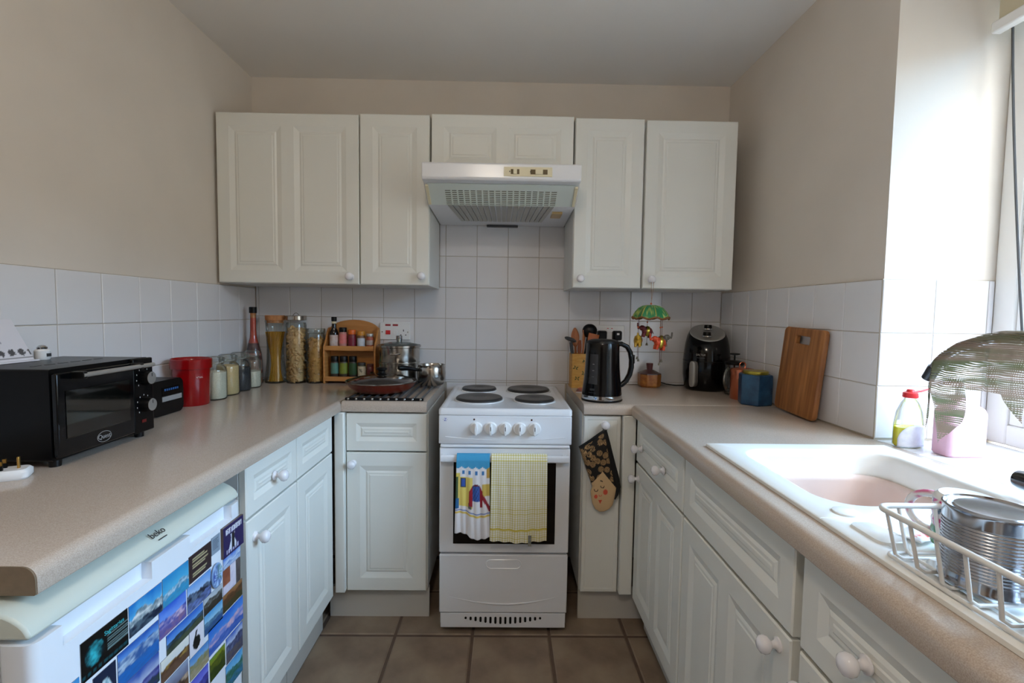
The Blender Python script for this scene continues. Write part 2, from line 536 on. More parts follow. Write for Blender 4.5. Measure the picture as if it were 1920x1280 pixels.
# ================================================================== CABINET FRONTS
def door_geo(w, h, panels=1, e=0.052, t=0.018, plain=False):
    """front in the xz plane facing -y, lower left corner at the origin, thickness towards +y"""
    g = G()
    c = 0.003
    def ring(x0, x1, z0, z1, d): return [(x0, d, z0), (x1, d, z0), (x1, d, z1), (x0, d, z1)]
    g.rings([ring(0, w, 0, h, t), ring(0, w, 0, h, c), ring(c, w - c, c, h - c, 0)], True, False)
    if plain:
        g.rings([ring(c, w - c, c, h - c, 0), ring(0.014, w - 0.014, 0.014, h - 0.014, 0), ring(0.017, w - 0.017, 0.017, h - 0.017, 0.0015)], False, True)
        return g
    e = min(e, w * 0.2, h * 0.26)
    s1 = min(0.022, e * 0.42); s2 = s1 + 0.007
    wp = (w - e * (panels + 1)) / panels
    xs = [c]
    for k in range(panels):
        xs += [e + k * (wp + e), e + k * (wp + e) + wp]
    xs.append(w - c)
    zs = [c, e, h - e, h - c]
    for i in range(len(xs) - 1):
        for k in range(3):
            x0, x1, z0, z1 = xs[i], xs[i + 1], zs[k], zs[k + 1]
            if i % 2 == 1 and k == 1:
                g.rings([ring(x0, x1, z0, z1, 0), ring(x0 + s1, x1 - s1, z0 + s1, z1 - s1, 0.0065),
                         ring(x0 + s2, x1 - s2, z0 + s2, z1 - s2, 0.0035), ring(x0 + s2 + 0.007, x1 - s2 - 0.007, z0 + s2 + 0.007, z1 - s2 - 0.007, 0.0035),
                         ring(x0 + s2 + 0.010, x1 - s2 - 0.010, z0 + s2 + 0.010, z1 - s2 - 0.010, 0.0018)], False, True)
            else:
                g.add(ring(x0, x1, z0, z1, 0), [(0, 1, 2, 3)])
    return g
KN = [(0.0135, 0), (0.0135, 0.003), (0.009, 0.005), (0.0065, 0.009), (0.0065, 0.013), (0.011, 0.017), (0.0155, 0.022), (0.0165, 0.028), (0.0145, 0.034), (0.009, 0.038), (0.001, 0.0395)]
def knob(parent, x, z):
    return build('knob', G().lathe(KN, (x, 0, z), 20, '-y'), KNOB, parent, smooth=50)
def front(parent, name, x0, x1, z0, z1, face, panels=1, knobs=(), plain=False):
    """a door or drawer front on a cabinet whose local frame faces -y; face = local y of the front"""
    d = build(name, door_geo(x1 - x0, z1 - z0, panels, plain=plain), CAB, parent, (x0, face, z0), smooth=0)
    for kx, kz in knobs:
        knob(d, kx - x0, kz - z0)
    return d
def carcass(parent, x0, x1, depth, z0, z1, back, top=True, face=0.02):
    """panels of a cabinet box, local frame facing -y, its front edge at local y = face"""
    b = face + depth
    build('side_panel', G().box(x0, x0 + 0.016, face, b, z0, z1), CARC, parent, smooth=0)
    build('side_panel', G().box(x1 - 0.016, x1, face, b, z0, z1), CARC, parent, smooth=0)
    build('bottom_panel', G().box(x0 + 0.016, x1 - 0.016, face, b, z0, z0 + 0.016), CARC, parent, smooth=0)
    if top: build('top_panel', G().box(x0 + 0.016, x1 - 0.016, face, b, z1 - 0.016, z1), CARC, parent, smooth=0)
    if back: build('back_panel', G().box(x0 + 0.016, x1 - 0.016, b - 0.006, b, z0 + 0.016, z1 - 0.016), CARC, parent, smooth=0)

# wall cabinets; local y 0 is the face of the doors
for label, x0, x1, z0, z1, pan, kn in (
        ('wide white wall cabinet with a double-panel door above the pasta jars', -1.215, -0.622, 1.343, 2.046, 2, [(-0.658, 1.376)]),
        ('narrow white wall cabinet between the wide double-panel cabinet and the cooker hood', -0.619, -0.327, 1.343, 2.050, 1, [(-0.357, 1.382)]),
        ('low white wall cabinet with twin panels above the cooker hood', -0.322, 0.276, 1.80, 2.055, 2, []),
        ('narrow white wall cabinet above the kettle and utensil holder', 0.281, 0.574, 1.343, 2.050, 1, [(0.313, 1.382)]),
        ('white single-panel wall cabinet above the air fryer, mobile on its knob', 0.580, 0.968, 1.343, 2.047, 1, [(0.614, 1.382)])):
    t = thing('wall_cabinet', label, 'cabinet', ((x0 + x1) / 2, -0.32, z0), group='white wall cabinets')
    o = (x0 + x1) / 2
    carcass(t, x0 - o, x1 - o, 0.29, 0, z1 - z0, True)
    front(t, 'door', x0 - o + 0.0015, x1 - o - 0.0015, 0.0015, z1 - z0, 0.0, pan, [(a - o, b - z0) for a, b in kn])

def plinth(parent, x0, x1, y, z1=0.125):
    build('plinth', G().box(x0, x1, y, y + 0.016, 0.0, z1), PLINTH, parent, smooth=0)
# back run, left of the cooker
t = thing('base_cabinet', 'white base cabinet with a knobless drawer under the pan rack', 'cabinet', (-0.455, -0.535, 0))
carcass(t, -0.155, 0.158, 0.50, 0.13, 0.843, True)
front(t, 'drawer', -0.157, 0.154, 0.690, 0.838, 0.0)
front(t, 'door', -0.157, 0.154, 0.130, 0.684, 0.0, 1, [(-0.131, 0.642)])
build('corner_post', G().box(-0.198, -0.160, -0.02, 0.02, 0.13, 0.843), CAB, t, bevel=0.004)
plinth(t, -0.238, 0.160, 0.040)
# back run, right of the cooker
t = thing('base_cabinet', 'slim white base cabinet with a plain door under the kettle', 'cabinet', (0.383, -0.535, 0))
carcass(t, -0.078, 0.075, 0.50, 0.13, 0.843, True)
front(t, 'door', -0.073, 0.072, 0.130, 0.838, 0.0, 1, [(0.007, 0.806)], plain=True)
build('corner_post', G().box(0.076, 0.127, -0.02, 0.02, 0.13, 0.843), CAB, t, bevel=0.004)
plinth(t, -0.076, 0.186, 0.035)

# left run: local frame turned so that its front looks to +x; local x runs along world y
def left_cab(label, y0, y1, knobs_d, knobs_dr):
    t = thing('base_cabinet', label, 'cabinet', (-0.65, (y0 + y1) / 2, 0), PI / 2)
    o = (y0 + y1) / 2
    carcass(t, y0 - o, y1 - o, 0.53, 0.135, 0.843, True)
    front(t, 'drawer', y0 - o + 0.0015, y1 - o - 0.0015, 0.700, 0.840, 0.0, 1, [(a - o, b) for a, b in knobs_dr])
    front(t, 'door', y0 - o + 0.0015, y1 - o - 0.0015, 0.135, 0.694, 0.0, 1, [(a - o, b) for a, b in knobs_d])
    plinth(t, y0 - o, y1 - o, 0.042)
left_cab('white drawer and door base cabinet with knobs beside the fridge', -1.195, -0.893, [(-1.155, 0.640)], [(-1.043, 0.765)])
left_cab('white base cabinet without knobs in the worktop corner', -0.889, -0.58, [], [])

# right run: front looks to -x; local x runs along -y
def right_cab(label, y0, y1, kd, kdr, pan=2, drawer=True):
    t = thing('base_cabinet', label, 'cabinet', (0.510, (y0 + y1) / 2, 0), -PI / 2)
    o = (y0 + y1) / 2
    f = lambda y: -(y - o)
    carcass(t, f(y1), f(y0), 0.50, 0.125, 0.843, True, top=False)
    front(t, 'drawer', f(y1) + 0.002, f(y0) - 0.002, 0.672, 0.838, 0.0, 1, [(f(a), b) for a, b in kdr])
    front(t, 'door', f(y1) + 0.002, f(y0) - 0.002, 0.125, 0.664, 0.0, pan, [(f(a), b) for a, b in kd])
    plinth(t, f(y1), f(y0), 0.050, 0.12)
right_cab('white base cabinet whose drawer has two knobs beside the sink cabinet', -1.057, -0.562, [(-0.60, 0.612)], [(-0.63, 0.735), (-0.885, 0.738)])
right_cab('white sink base cabinet with a knobless false drawer front', -1.592, -1.064, [(-1.553, 0.632)], [])
right_cab('white base cabinet with one large drawer knob under the dish rack', -2.12, -1.612, [(-1.652, 0.620)], [(-1.765, 0.752)])

# ================================================================== WORKTOPS
def nose(front_u, back_u, z0=ZW - 0.04, z1=ZW, r=0.019, s=1):
    """cross-section of a worktop: rounded nose at front_u, square at back_u (u grows away from the front with sign s)"""
    p = [(back_u, z0), (back_u, z1)]
    for k in range(7):
        a = PI / 2 * k / 6
        p.append((front_u + s * (r - r * math.sin(a)), z1 - (r - r * math.cos(a))))
    for k in range(5):
        a = PI / 2 * k / 4
        p.append((front_u + s * (0.003 - 0.003 * math.cos(a)), z0 + 0.003 - 0.003 * math.sin(a)))
    return p
wl = thing('worktop', 'beige speckled worktop carrying the mini oven, jars and pans', 'worktop', (0, 0, 0))
build('worktop_panel', G().prism(nose(-0.628, XL + 0.002, s=-1), 'y', -1.765, -0.002), WTOP, wl)
build('worktop_panel', G().prism([(y, z) for y, z in nose(-0.546, -0.002, s=1)], 'x', -0.6275, -0.300), WTOP, wl)
build('end_strip', G().prism(nose(-0.629, XL + 0.002, s=-1), 'y', -1.767, -1.7652), WEND, wl)
build('joint_strip', G().box(-0.629, -0.6265, -0.545, -0.003, ZW - 0.001, ZW + 0.0004), STEEL, wl, smooth=0)
wr = thing('worktop', 'beige speckled worktop on the window side holding the white sink', 'worktop', (0, 0, 0))
build('worktop_panel', G().prism(nose(-0.550, -0.002, s=1), 'x', 0.306, XR - 0.002), WTOP, wr)
wp = build('worktop_panel', G().prism(nose(0.490, XR + 0.001, s=1), 'y', -2.30, -0.5505), WTOP, wr)
cut(wp, [G().box(0.568, 1.006, -2.045, -1.165, 0.7, 1.0)])
wp.name = 'worktop_panel'

# ================================================================== SINK
sk = thing('sink', 'white composite inset sink with drainer under the window', 'sink', (0, 0, 0))
def loft_recess(g, outer, steps, floor_cap=True):
    """outer: outline of the deck part; steps: list of (outline, z); all with the same point count"""
    rs = [[(x, y, z) for x, y in o] for o, z in steps]
    g.rings(rs, False, floor_cap)
def match_rect(x0, x1, y0, y1, inner):
    """points on a rectangle, one for each point of the inner outline, corners kept"""
    cx = sum(p[0] for p in inner) / len(inner); cy = sum(p[1] for p in inner) / len(inner)
    out = []
    for x, y in inner:
        dx, dy = x - cx, y - cy
        s = min(((x1 if dx > 0 else x0) - cx) / dx if abs(dx) > 1e-9 else 1e9, ((y1 if dy > 0 else y0) - cy) / dy if abs(dy) > 1e-9 else 1e9)
        out.append((cx + dx * s, cy + dy * s))
    for q in ((x0, y0), (x1, y0), (x1, y1), (x0, y1)):
        i = min(range(len(out)), key=lambda k: (out[k][0] - q[0]) ** 2 + (out[k][1] - q[1]) ** 2)
        out[i] = q
    return out
SX0, SX1 = 0.540, 1.022
ZS = ZW + 0.009
def sink_zone(y0, y1, outline, levels):
    g = G()
    o = match_rect(SX0, SX1, y0, y1, outline(0))
    g.rings([[(x, y, ZW + 0.0005) for x, y in o], [(x, y, ZS - 0.002) for x, y in o]] +
            [[(SX0 + (SX1 - SX0) * 0.5 + (x - (SX0 + SX1) / 2) * 0.99, (y0 + y1) / 2 + (y - (y0 + y1) / 2) * (0.995), ZS) for x, y in o]] +
            [[(x, y, z) for x, y in outline(d)] for d, z in levels], False, True)
    return g
def bowl_outline(d):
    return rrect(0.782, -1.365, 0.190 - d, 0.190 - d, max(0.075 - d * 0.6, 0.02), 10)
build('bowl', sink_zone(-1.605, -1.130, bowl_outline, [(0, ZS), (0.004, ZS - 0.001), (0.008, ZS - 0.006), (0.010, ZS - 0.02), (0.020, ZS - 0.15), (0.04, ZS - 0.165)]), SINKW, sk, smooth=50)
def drain_outline(d):
    return rrect(0.782, -1.832, 0.205 - d, 0.196 - d, max(0.05 - d * 0.6, 0.015), 10)
build('drainer', sink_zone(-2.062, -1.6052, drain_outline, [(0, ZS), (0.004, ZS - 0.001), (0.010, ZS - 0.006), (0.016, ZS - 0.008)]), SINKW, sk, smooth=50)
build('waste_disc', G().lathe([(0.021, 0), (0.021, 0.003), (0.018, 0.0045), (0.001, 0.0055)], (0.600, -1.583, ZS), 28), SINKW, sk)
build('rim_step', G().rings([[(x, y, z) for x, y in rrect(0.592, -1.668, 0.026 - d, 0.040 - d, 0.014, 5)] for d, z in ((0, ZS - 0.008), (0.003, ZS + 0.004), (0.008, ZS + 0.006))], False, True), SINKW, sk, smooth=50)
bb = thing('washing_up_bowl', 'pinkish beige plastic washing-up bowl inside the sink', 'bowl', (0.790, -1.352, ZS - 0.164))
def pb(d):
    return rrect(0, 0, 0.166 - d, 0.162 - d, max(0.07 - d * 0.5, 0.02), 8)
build('basin', G().rings([[(x, y, z) for x, y in pb(d)] for d, z in ((0.036, 0.002), (0.020, 0.010), (0.006, 0.094), (0.0, 0.098), (0.0, 0.104), (0.006, 0.106), (0.012, 0.102), (0.014, 0.090), (0.026, 0.016), (0.04, 0.010))]), PINKB, bb, smooth=50)

# ================================================================== COOKER HOOD
hd = thing('cooker_hood', 'white slim cooker hood with slotted visor and cream switches', 'hood', (-0.0225, 0, 1.64))
HX = 0.3005
def hoodx(y, z): return None
build('housing', G().prism([(-0.006, 0.012), (-0.006, 0.150), (-0.300, 0.155), (-0.535, 0.155), (-0.540, 0.150), (-0.540, 0.098), (-0.534, 0.090), (-0.500, 0.088), (-0.395, 0.030)], 'x', -HX, HX), ENAMEL, hd, bevel=0.003)
build('control_strip', G().box(0.008, 0.190, -0.5425, -0.5395, 0.105, 0.140), CREAMP, hd, bevel=0.001)
for x, w in ((0.050, 0.016), (0.140, 0.032)):
    s = build('switch', G().box(x - w, x + w, -0.5432, -0.5405, 0.113, 0.131), mat('recess_brown', C(96, 80, 50), 0.6), hd, smooth=0)
    build('slider', G().box(x - w * 0.45, x + w * 0.45, -0.548, -0.5425, 0.112, 0.132), CREAMP, s, bevel=0.002)
for x in (0.030, 0.108):
    build('mark', G().box(x - 0.0015, x + 0.0015, -0.5432, -0.5424, 0.120, 0.125), DARKP, hd, smooth=0)
# sloping slotted visor: a lattice of thin bars in front of a dark filter
P0, P1 = Vector((0, -0.500, 0.0865)), Vector((0, -0.397, 0.0285))
dirv = (P1 - P0); L = dirv.length; dirv.normalize(); nrm = Vector((0, dirv.z, -dirv.y))
if nrm.z > 0: nrm = -nrm
def vis(u, w, d):
    p = P0 + dirv * (u * L) + nrm * d
    return (w, p.y, p.z)
def slab(u0, u1, w0, w1, d0, d1):
    g = G(); g.add([vis(u0, w0, d0), vis(u0, w1, d0), vis(u1, w1, d0), vis(u1, w0, d0), vis(u0, w0, d1), vis(u0, w1, d1), vis(u1, w1, d1), vis(u1, w0, d1)],
                   [(0, 3, 2, 1), (4, 5, 6, 7), (0, 1, 5, 4), (1, 2, 6, 5), (2, 3, 7, 6), (3, 0, 4, 7)])
    return g
VIS = mat('pale_green_grey_visor', C(214, 222, 216), 0.3, var=0.01)
build('filter_pad', slab(0.26, 0.97, -0.224, 0.218, 0.0006, 0.0014), mat('grease_filter', C(104, 100, 84), 0.9, var=0.2, vscale=40), hd, smooth=0)
for u0, u1, w0, w1 in ((0.0, 0.27, -0.285, 0.285), (0.27, 1.0, -0.285, -0.222), (0.27, 1.0, 0.216, 0.285)):
    build('visor_panel', slab(u0, u1, w0, w1, 0.0004, 0.004), VIS, hd, smooth=0)
bars = G()
W0, W1 = -0.222, 0.216; NC = 18
for k in range(NC - 1):
    w = W0 + (W1 - W0) * (k + 1) / NC
    s_ = slab(0.27, 1.0, w - 0.003, w + 0.003, 0.0012, 0.0040); bars.add(s_.v, s_.f)
for k in range(9):
    u = 0.27 + (1.0 - 0.27) * k / 8
    s_ = slab(max(u - 0.018, 0.27), min(u + 0.018, 1.0), W0, W1, 0.0010, 0.0038); bars.add(s_.v, s_.f)
stuff(build('visor_grille', bars, VIS, hd, smooth=0))
ribs = G()
for k in range(NC):
    w = W0 + (W1 - W0) * (k + 0.5) / NC
    ribs.add([(w - 0.009, -0.392, 0.0245), (w + 0.009, -0.392, 0.0245), (w * 0.86 + 0.008, -0.12, 0.0115), (w * 0.86 - 0.008, -0.12, 0.0115),
              (w - 0.009, -0.392, 0.032), (w + 0.009, -0.392, 0.032), (w * 0.86 + 0.008, -0.12, 0.020), (w * 0.86 - 0.008, -0.12, 0.020)],
             [(0, 3, 2, 1), (4, 5, 6, 7), (0, 1, 5, 4), (1, 2, 6, 5), (2, 3, 7, 6), (3, 0, 4, 7)])
stuff(build('underside_slots', ribs, mat('shadow_grey_slot', C(178, 176, 170), 0.7, var=0.05), hd, smooth=0))
for s in (-1, 1):
    build('visor_clip', slab(0.05, 0.95, s * 0.289 - 0.006, s * 0.289 + 0.006, 0.0, 0.010), CREAMP, hd, bevel=0.002)
build('lamp_lens', G().box(0.215, 0.258, -0.30, -0.20, 0.016, 0.026), mat('amber_lens', C(196, 164, 112), 0.3, var=0.05), hd)
build('pull_lip', G().box(-0.075, 0.075, -0.035, -0.006, 0.004, 0.012), DGREY, hd, bevel=0.002)

# ================================================================== COOKER
ck = thing('electric_cooker', 'white freestanding electric cooker with four solid hot plates', 'cooker', (0.004, -0.31, 0))
build('body', G().box(-0.243, 0.243, -0.270, 0.285, 0.028, 0.852), ENAMEL, ck, bevel=0.003)
hob = [(-0.250, -0.290), (0.250, -0.290), (0.250, 0.290), (-0.250, 0.290)]
build('hob', G().rings([[(x * 1.0, y * 1.0, 0.850) for x, y in rrect(0, 0, 0.251, 0.292, 0.012, 4)], [(x, y, 0.868) for x, y in rrect(0, 0, 0.251, 0.292, 0.012, 4)],
                        [(x, y, 0.874) for x, y in rrect(0, 0, 0.246, 0.287, 0.012, 4)], [(x, y, 0.874) for x, y in rrect(0, 0, 0.236, 0.277, 0.012, 4)],
                        [(x, y, 0.869) for x, y in rrect(0, 0, 0.226, 0.267, 0.014, 4)]]), ENAMEL, ck, smooth=50)
for x, y, r in ((-0.110, -0.075, 0.097), (-0.124, 0.175, 0.080), (0.106, 0.165, 0.098), (0.120, -0.085, 0.082)):
    hp = build('hot_plate', G().lathe([(r * 0.96, 0.869), (r, 0.872), (r, 0.879), (r * 0.95, 0.8835), (r * 0.30, 0.8835), (r * 0.26, 0.882), (0.001, 0.882)], (x, y, 0), 40), PLATE, ck, smooth=40)
    build('plate_ring', G().lathe([(r * 1.07, 0.8688), (r * 1.06, 0.8715), (r * 1.0, 0.873)], (x, y, 0), 40, cap0=False, cap1=False), ENAMEL, hp)
build('control_panel', G().rings([[(x, -0.270, z) for x, z in rrect(0, 0.794, 0.249, 0.054, 0.004, 2)], [(x, -0.290, z) for x, z in rrect(0, 0.794, 0.249, 0.054, 0.004, 2)],
                                  [(x, -0.294, z) for x, z in rrect(0, 0.795, 0.245, 0.051, 0.004, 2)]]), ENAMEL, ck, smooth=40)
build('panel_ridge', G().tube([(x, -0.2935, 0.768 - 0.012 * (1 - (x / 0.225) ** 2)) for x in [-0.225 + 0.45 * k / 16 for k in range(17)]], 0.0016, 6), ENAMEL, ck)
for k in range(5):
    x = -0.109 + 0.0545 * k
    kb = build('dial', G().lathe([(0.0245, 0.0), (0.0245, 0.004), (0.022, 0.006), (0.021, 0.010), (0.001, 0.011)], (x, -0.294, 0.801), 28, '-y'), WHITEP, ck)
    build('grip', G().prism([(-0.0035, -0.021), (0.0035, -0.021), (0.006, 0.0), (0.0035, 0.021), (-0.0035, 0.021), (-0.006, 0.0)], 'y', -0.322, -0.303), WHITEP, kb, (x, 0, 0.801), bevel=0.002)
    if k: build('pointer', G().box(x - 0.0012, x + 0.0012, -0.3225, -0.3215, 0.797, 0.812), DARKP, kb, smooth=0)
for x in (-0.117, 0.098):
    build('indicator_light', G().lathe([(0.0038, 0), (0.0034, 0.002), (0.001, 0.003)], (x, -0.293, 0.834), 14, '-y'), mat('dark_red_lens', C(70, 40, 40), 0.2), ck)
text('maker_mark', '·Z·', 0.016, BLUEP, ck, (-0.225, -0.2946, 0.832), FRONT)
build('panel_lip', G().box(-0.243, 0.243, -0.296, -0.270, 0.727, 0.738), ENAMEL, ck, bevel=0.003)
dr = build('oven_door', G().box(-0.246, 0.246, -0.290, -0.270, 0.320, 0.725), ENAMEL, ck, bevel=0.004)
build('door_glass', G().box(-0.193, 0.193, -0.2925, -0.289, 0.356, 0.676), BLKGL, dr, bevel=0.001)
build('handle', G().rings([[(x, y, z) for y, z in rrect(-0.313, 0.691, 0.009, 0.013, 0.006, 3)] for x in (-0.238, -0.236, 0.236, 0.238)]), ENAMEL, dr, smooth=40)
for s in (-1, 1):
    build('handle_bracket', G().box(s * 0.225 - 0.010, s * 0.225 + 0.010, -0.312, -0.288, 0.680, 0.702), ENAMEL, dr, bevel=0.003)
dw = build('storage_drawer', G().box(-0.245, 0.245, -0.288, -0.270, 0.082, 0.311), ENAMEL, ck, bevel=0.004)
cut(dw, [])
build('drawer_grip', G().rings([[(x, -0.2885, z) for x, z in rrect(0, 0.275, 0.068, 0.019, 0.0185, 6)], [(x, -0.2900, z) for x, z in rrect(0, 0.275, 0.066, 0.017, 0.0165, 6)],
                                [(x, -0.2840, z) for x, z in rrect(0, 0.276, 0.058, 0.011, 0.0105, 6)]]), ENAMEL, dw, smooth=50)
build('drawer_ridge', G().tube([(x, -0.2875, 0.117 + 0.034 * (x / 0.22) ** 2) for x in [-0.22 + 0.44 * k / 20 for k in range(21)]], [0.0004 + 0.0036 * math.sin(PI * k / 20) for k in range(21)], 6), ENAMEL, dw)
bs = build('base_strip', G().box(-0.240, 0.240, -0.286, -0.270, 0.022, 0.079), ENAMEL, ck, bevel=0.002)
for k in range(16):
    x = -0.143 + 0.0191 * k; q = 0.004 + 0.0105 * math.sin(PI * (k + 0.5) / 16)
    build('vent_slot', G().rings([[(x + a, y, 0.0655 - q + b) for a, b in rrect(0, 0, 0.0043, q, 0.0042, 3)] for y in (-0.2866, -0.284)]), BLKPL, bs, smooth=0)
for sx in (-1, 1):
    for y in (-0.23, 0.24):
        build('foot', G().lathe([(0.016, 0), (0.016, 0.01), (0.01, 0.03)], (sx * 0.21, y, 0), 14), BLKPL, ck)

# ---- towels over the oven handle (handle at y -0.623, z 0.691)
def towel(name, label, x0, x1, zb, fn, wob, nseg=34, back=0.62, tap=0.0, hem=None, mt=CLOTHP, res=(70, 140)):
    HY, HZ, R = -0.623, 0.691, 0.0175
    t = thing(name, label, 'towel', ((x0 + x1) / 2, HY, HZ))
    w = x1 - x0; drop = HZ - zb
    Lf = drop; La = PI * R * 0.9; Lb = drop * back
    tot = Lf + La + Lb
    def P_(u, v):
        s = v * tot
        x = (u - 0.5) * w
        rp = 0.5 + 0.5 * math.cos(min(s, Lf) / Lf * PI)      # 1 at the hem, 0 at the bar
        k = max(0.0, 1 - s / Lf) if s < Lf else 0.0
        if s < Lf:
            h = hem(u) if hem else 0
            z = -(Lf - s) - h * k * drop
            y = -R - 0.004 - wob * k * (0.5 + 0.5 * math.sin(u * 13 + 1.0)) - 0.004 * k * math.sin(u * 31 + s * 9)
            x = x * (1 + tap * k)
        elif s < Lf + La:
            a = (s - Lf) / La * PI
            y = -math.cos(a) * (R + 0.001); z = math.sin(a) * (R + 0.001)
        else:
            y = R + 0.001 - 0.002 * math.sin(u * 9); y = min(y, 0.0185); z = -(s - Lf - La)
        return (x, y, z)
    NU, NV = res
    g = G().grid(P_, NU, NV)
    o = build('cloth', g, mt, t, smooth=180)
    ca = o.data.color_attributes.new('Col', 'FLOAT_COLOR', 'POINT')
    for i in range(NU + 1):
        for j in range(NV + 1):
            s = j / NV * tot
            v = 1 - s / Lf
            ca.data[i * (NV + 1) + j].color = fn(i / NU, v, s)
    sd = o.modifiers.new('thickness', 'SOLIDIFY'); sd.thickness = 0.0016; sd.offset = 1.0
    return t
def seaside(u, v, s):
    Wt = C(226, 222, 222)
    v = max(v, 0.0)
    if v < 0.10 + 0.012 * math.sin(u * 30): return C(62, 148, 190)
    if abs(v - 0.685) < 0.006: return C(60, 100, 170)
    if 0.700 < v < 0.725: return C(218, 190, 92)
    if v > 0.66: return Wt
    if v < 0.22:
        if 0.13 < v < 0.19 and (abs(u - 0.22) < 0.035 or abs(u - 0.40) < 0.04 or abs(u - 0.60) < 0.03 or abs(u - 0.80) < 0.04): return C(60, 116, 170)
        if u > 0.90: return C(190, 150, 70)
        return Wt if u > 0.12 or v < 0.17 else C(210, 190, 90)
    if u < 0.09 and v > 0.52: return C(40, 100, 150)
    if u < 0.06: return C(70, 90, 60)
    if 0.14 < u < 0.29 and 0.24 < v < 0.37:
        return C(52, 84, 160) if 0.165 < u < 0.265 and 0.255 < v < 0.355 else C(40, 48, 70)
    ax = (u - 0.60) / 0.20
    ar = 0.30 + 0.10 * min(ax * ax, 1.5)
    if abs(ax) < 1 and v > ar and v < 0.60:
        if abs(ax) < 0.55 and v > 0.33 and v < 0.52:
            return C(54, 88, 160) if (int(u * 40) + int(v * 40)) % 3 else C(40, 66, 120)
        if abs(ax) > 0.55: return C(150, 28, 40)
        if v < 0.36: return C(96, 30, 44)
    if ax >= 0.9 and abs(v - (0.45 + (ax - 0.9) * 0.16)) < 0.04: return C(140, 30, 44)
    if abs(u - 0.42) < 0.045 and 0.56 < v < 0.64: return C(96, 96, 92)
    if u < 0.50 and v < 0.62: return C(222, 200, 104)
    if v > 0.30 and u > 0.78 and v < 0.46: return C(206, 178, 88)
    return Wt
towel('tea_towel', 'printed tea towel with seaside houses on the oven handle', -0.174, -0.052, 0.408, seaside, 0.010, tap=0.05, hem=lambda u: -0.05 * math.sin(u * 5 + 1.2))
def checks(u, v, s):
    base = C(230, 226, 212)
    if 0.835 < v < 0.862: return C(208, 186, 74)
    a = (u * 23) % 1.0; b = (v * 37) % 1.0
    if a < 0.27 or b < 0.25: return C(212, 200, 128) if not (a < 0.27 and b < 0.25) else C(192, 176, 84)
    return base
tt = towel('kitchen_towel', 'yellow checked kitchen towel hanging on the oven handle', -0.046, 0.160, 0.392, checks, 0.006, tap=0.02, hem=lambda u: 0.03 * math.sin(u * 3.2), res=(161, 300))
build('care_label', G().box(0.036, 0.048, -0.030, -0.0285, -0.318, -0.278), mat('grey_label', C(120, 120, 112), 0.7, var=0.3, vscale=90), tt, smooth=0)

# ---- oven glove on the slim cabinet's knob
gl = thing('oven_glove', 'black swirl-patterned oven glove with a painted face hanging from a knob', 'oven glove', (0.389, -0.560, 0.792))
gpoly = [(410, 150), (445, 175), (470, 300), (505, 440), (545, 600), (585, 740), (600, 830), (575, 930), (560, 990), (540, 1060), (500, 1105), (440, 1138), (380, 1140), (325, 1105), (288, 1040), (268, 940), (262, 890), (282, 830), (250, 740), (190, 590), (135, 440), (108, 365), (250, 275), (350, 200)]
def gp(X, Y): return (0.255 + X * 0.0003125 - 0.389, 0.846 - Y * 0.000325 - 0.80)
def pillow(poly, depth, N=9):
    cx = sum(p[0] for p in poly) / len(poly); cz = sum(p[1] for p in poly) / len(poly)
    dense = []
    for i in range(len(poly)):
        a, b = poly[i], poly[(i + 1) % len(poly)]
        for k in range(11): dense.append((a[0] + (b[0] - a[0]) * k / 11, a[1] + (b[1] - a[1]) * k / 11))
    rs = []
    for k in range(2 * N + 1):
        q = k / (2 * N)
        if k <= N: sc = 0.02 + 0.98 * (k / N); d = depth * math.sqrt(max(0, 1 - (k / N) ** 2.6))
        else: sc = 1 - 0.98 * ((k - N) / N); d = -0.35 * depth * math.sqrt(max(0, 1 - ((2 * N - k) / N) ** 2.6))
        rs.append([(cx + (x - cx) * sc, -d, cz + (z - cz) * sc) for x, z in dense])
    return G().rings(rs)
gpts = [gp(*p) for p in gpoly]
def densify_front(poly, depth):
    return pillow(poly, depth, 64)
o = build('glove_body', densify_front(gpts, 0.012), CLOTHP, gl, smooth=60)
swirls = [(random.uniform(100, 600), random.uniform(200, 860)) for _ in range(400)]
sel = []
for s in swirls:
    if all((s[0] - q[0]) ** 2 + (s[1] - q[1]) ** 2 > 62 ** 2 for q in sel): sel.append(s)
def glove_col(co):
    X = (co.x + 0.389 - 0.255) / 0.0003125; Y = (0.846 - co.z - 0.80) / 0.000325
    if co.y > 0.001: return C(22, 20, 20)
    edge = 640 + abs(X - 400) * 1.15
    tan = C(206, 174, 132)
    if Y > edge and X < 575:
        for cx, cy, r in ((440, 888, 28), (325, 945, 21)):
            if (X - cx) ** 2 + (Y - cy) ** 2 * 0.7 < r * r: return C(206, 84, 62)
        for cx, cy in ((402, 815), (325, 860)):
            d = math.hypot((X - cx), (Y - cy))
            if 17 < d < 26 and Y > cy - 4: return C(40, 34, 32)
        if 14 < math.hypot(X - 378, Y - 922) < 21 and Y > 918: return C(204, 100, 80)
        if abs(X - 380) < 24 - (Y - 985) * 0.5 and 985 < Y < 1030: return C(200, 78, 56)
        if abs(X - 388) < 16 and abs(Y - 755 - (X - 388) * 0.3) < 7: return C(40, 34, 32)
        return tan
    if X - (Y - 150) * 0.22 > 405: return C(20, 18, 18)
    best = min(sel, key=lambda q: (X - q[0]) ** 2 + (Y - q[1]) ** 2)
    dx, dy = X - best[0], Y - best[1]; d = math.hypot(dx, dy)
    ph = (d / 13.0 + math.atan2(dy, dx) / (2 * PI)) % 1.0
    if d < 36: return C(176, 142, 98) if ph < 0.55 else C(26, 22, 20)
    return C(26, 22, 20)
paint(o, glove_col)
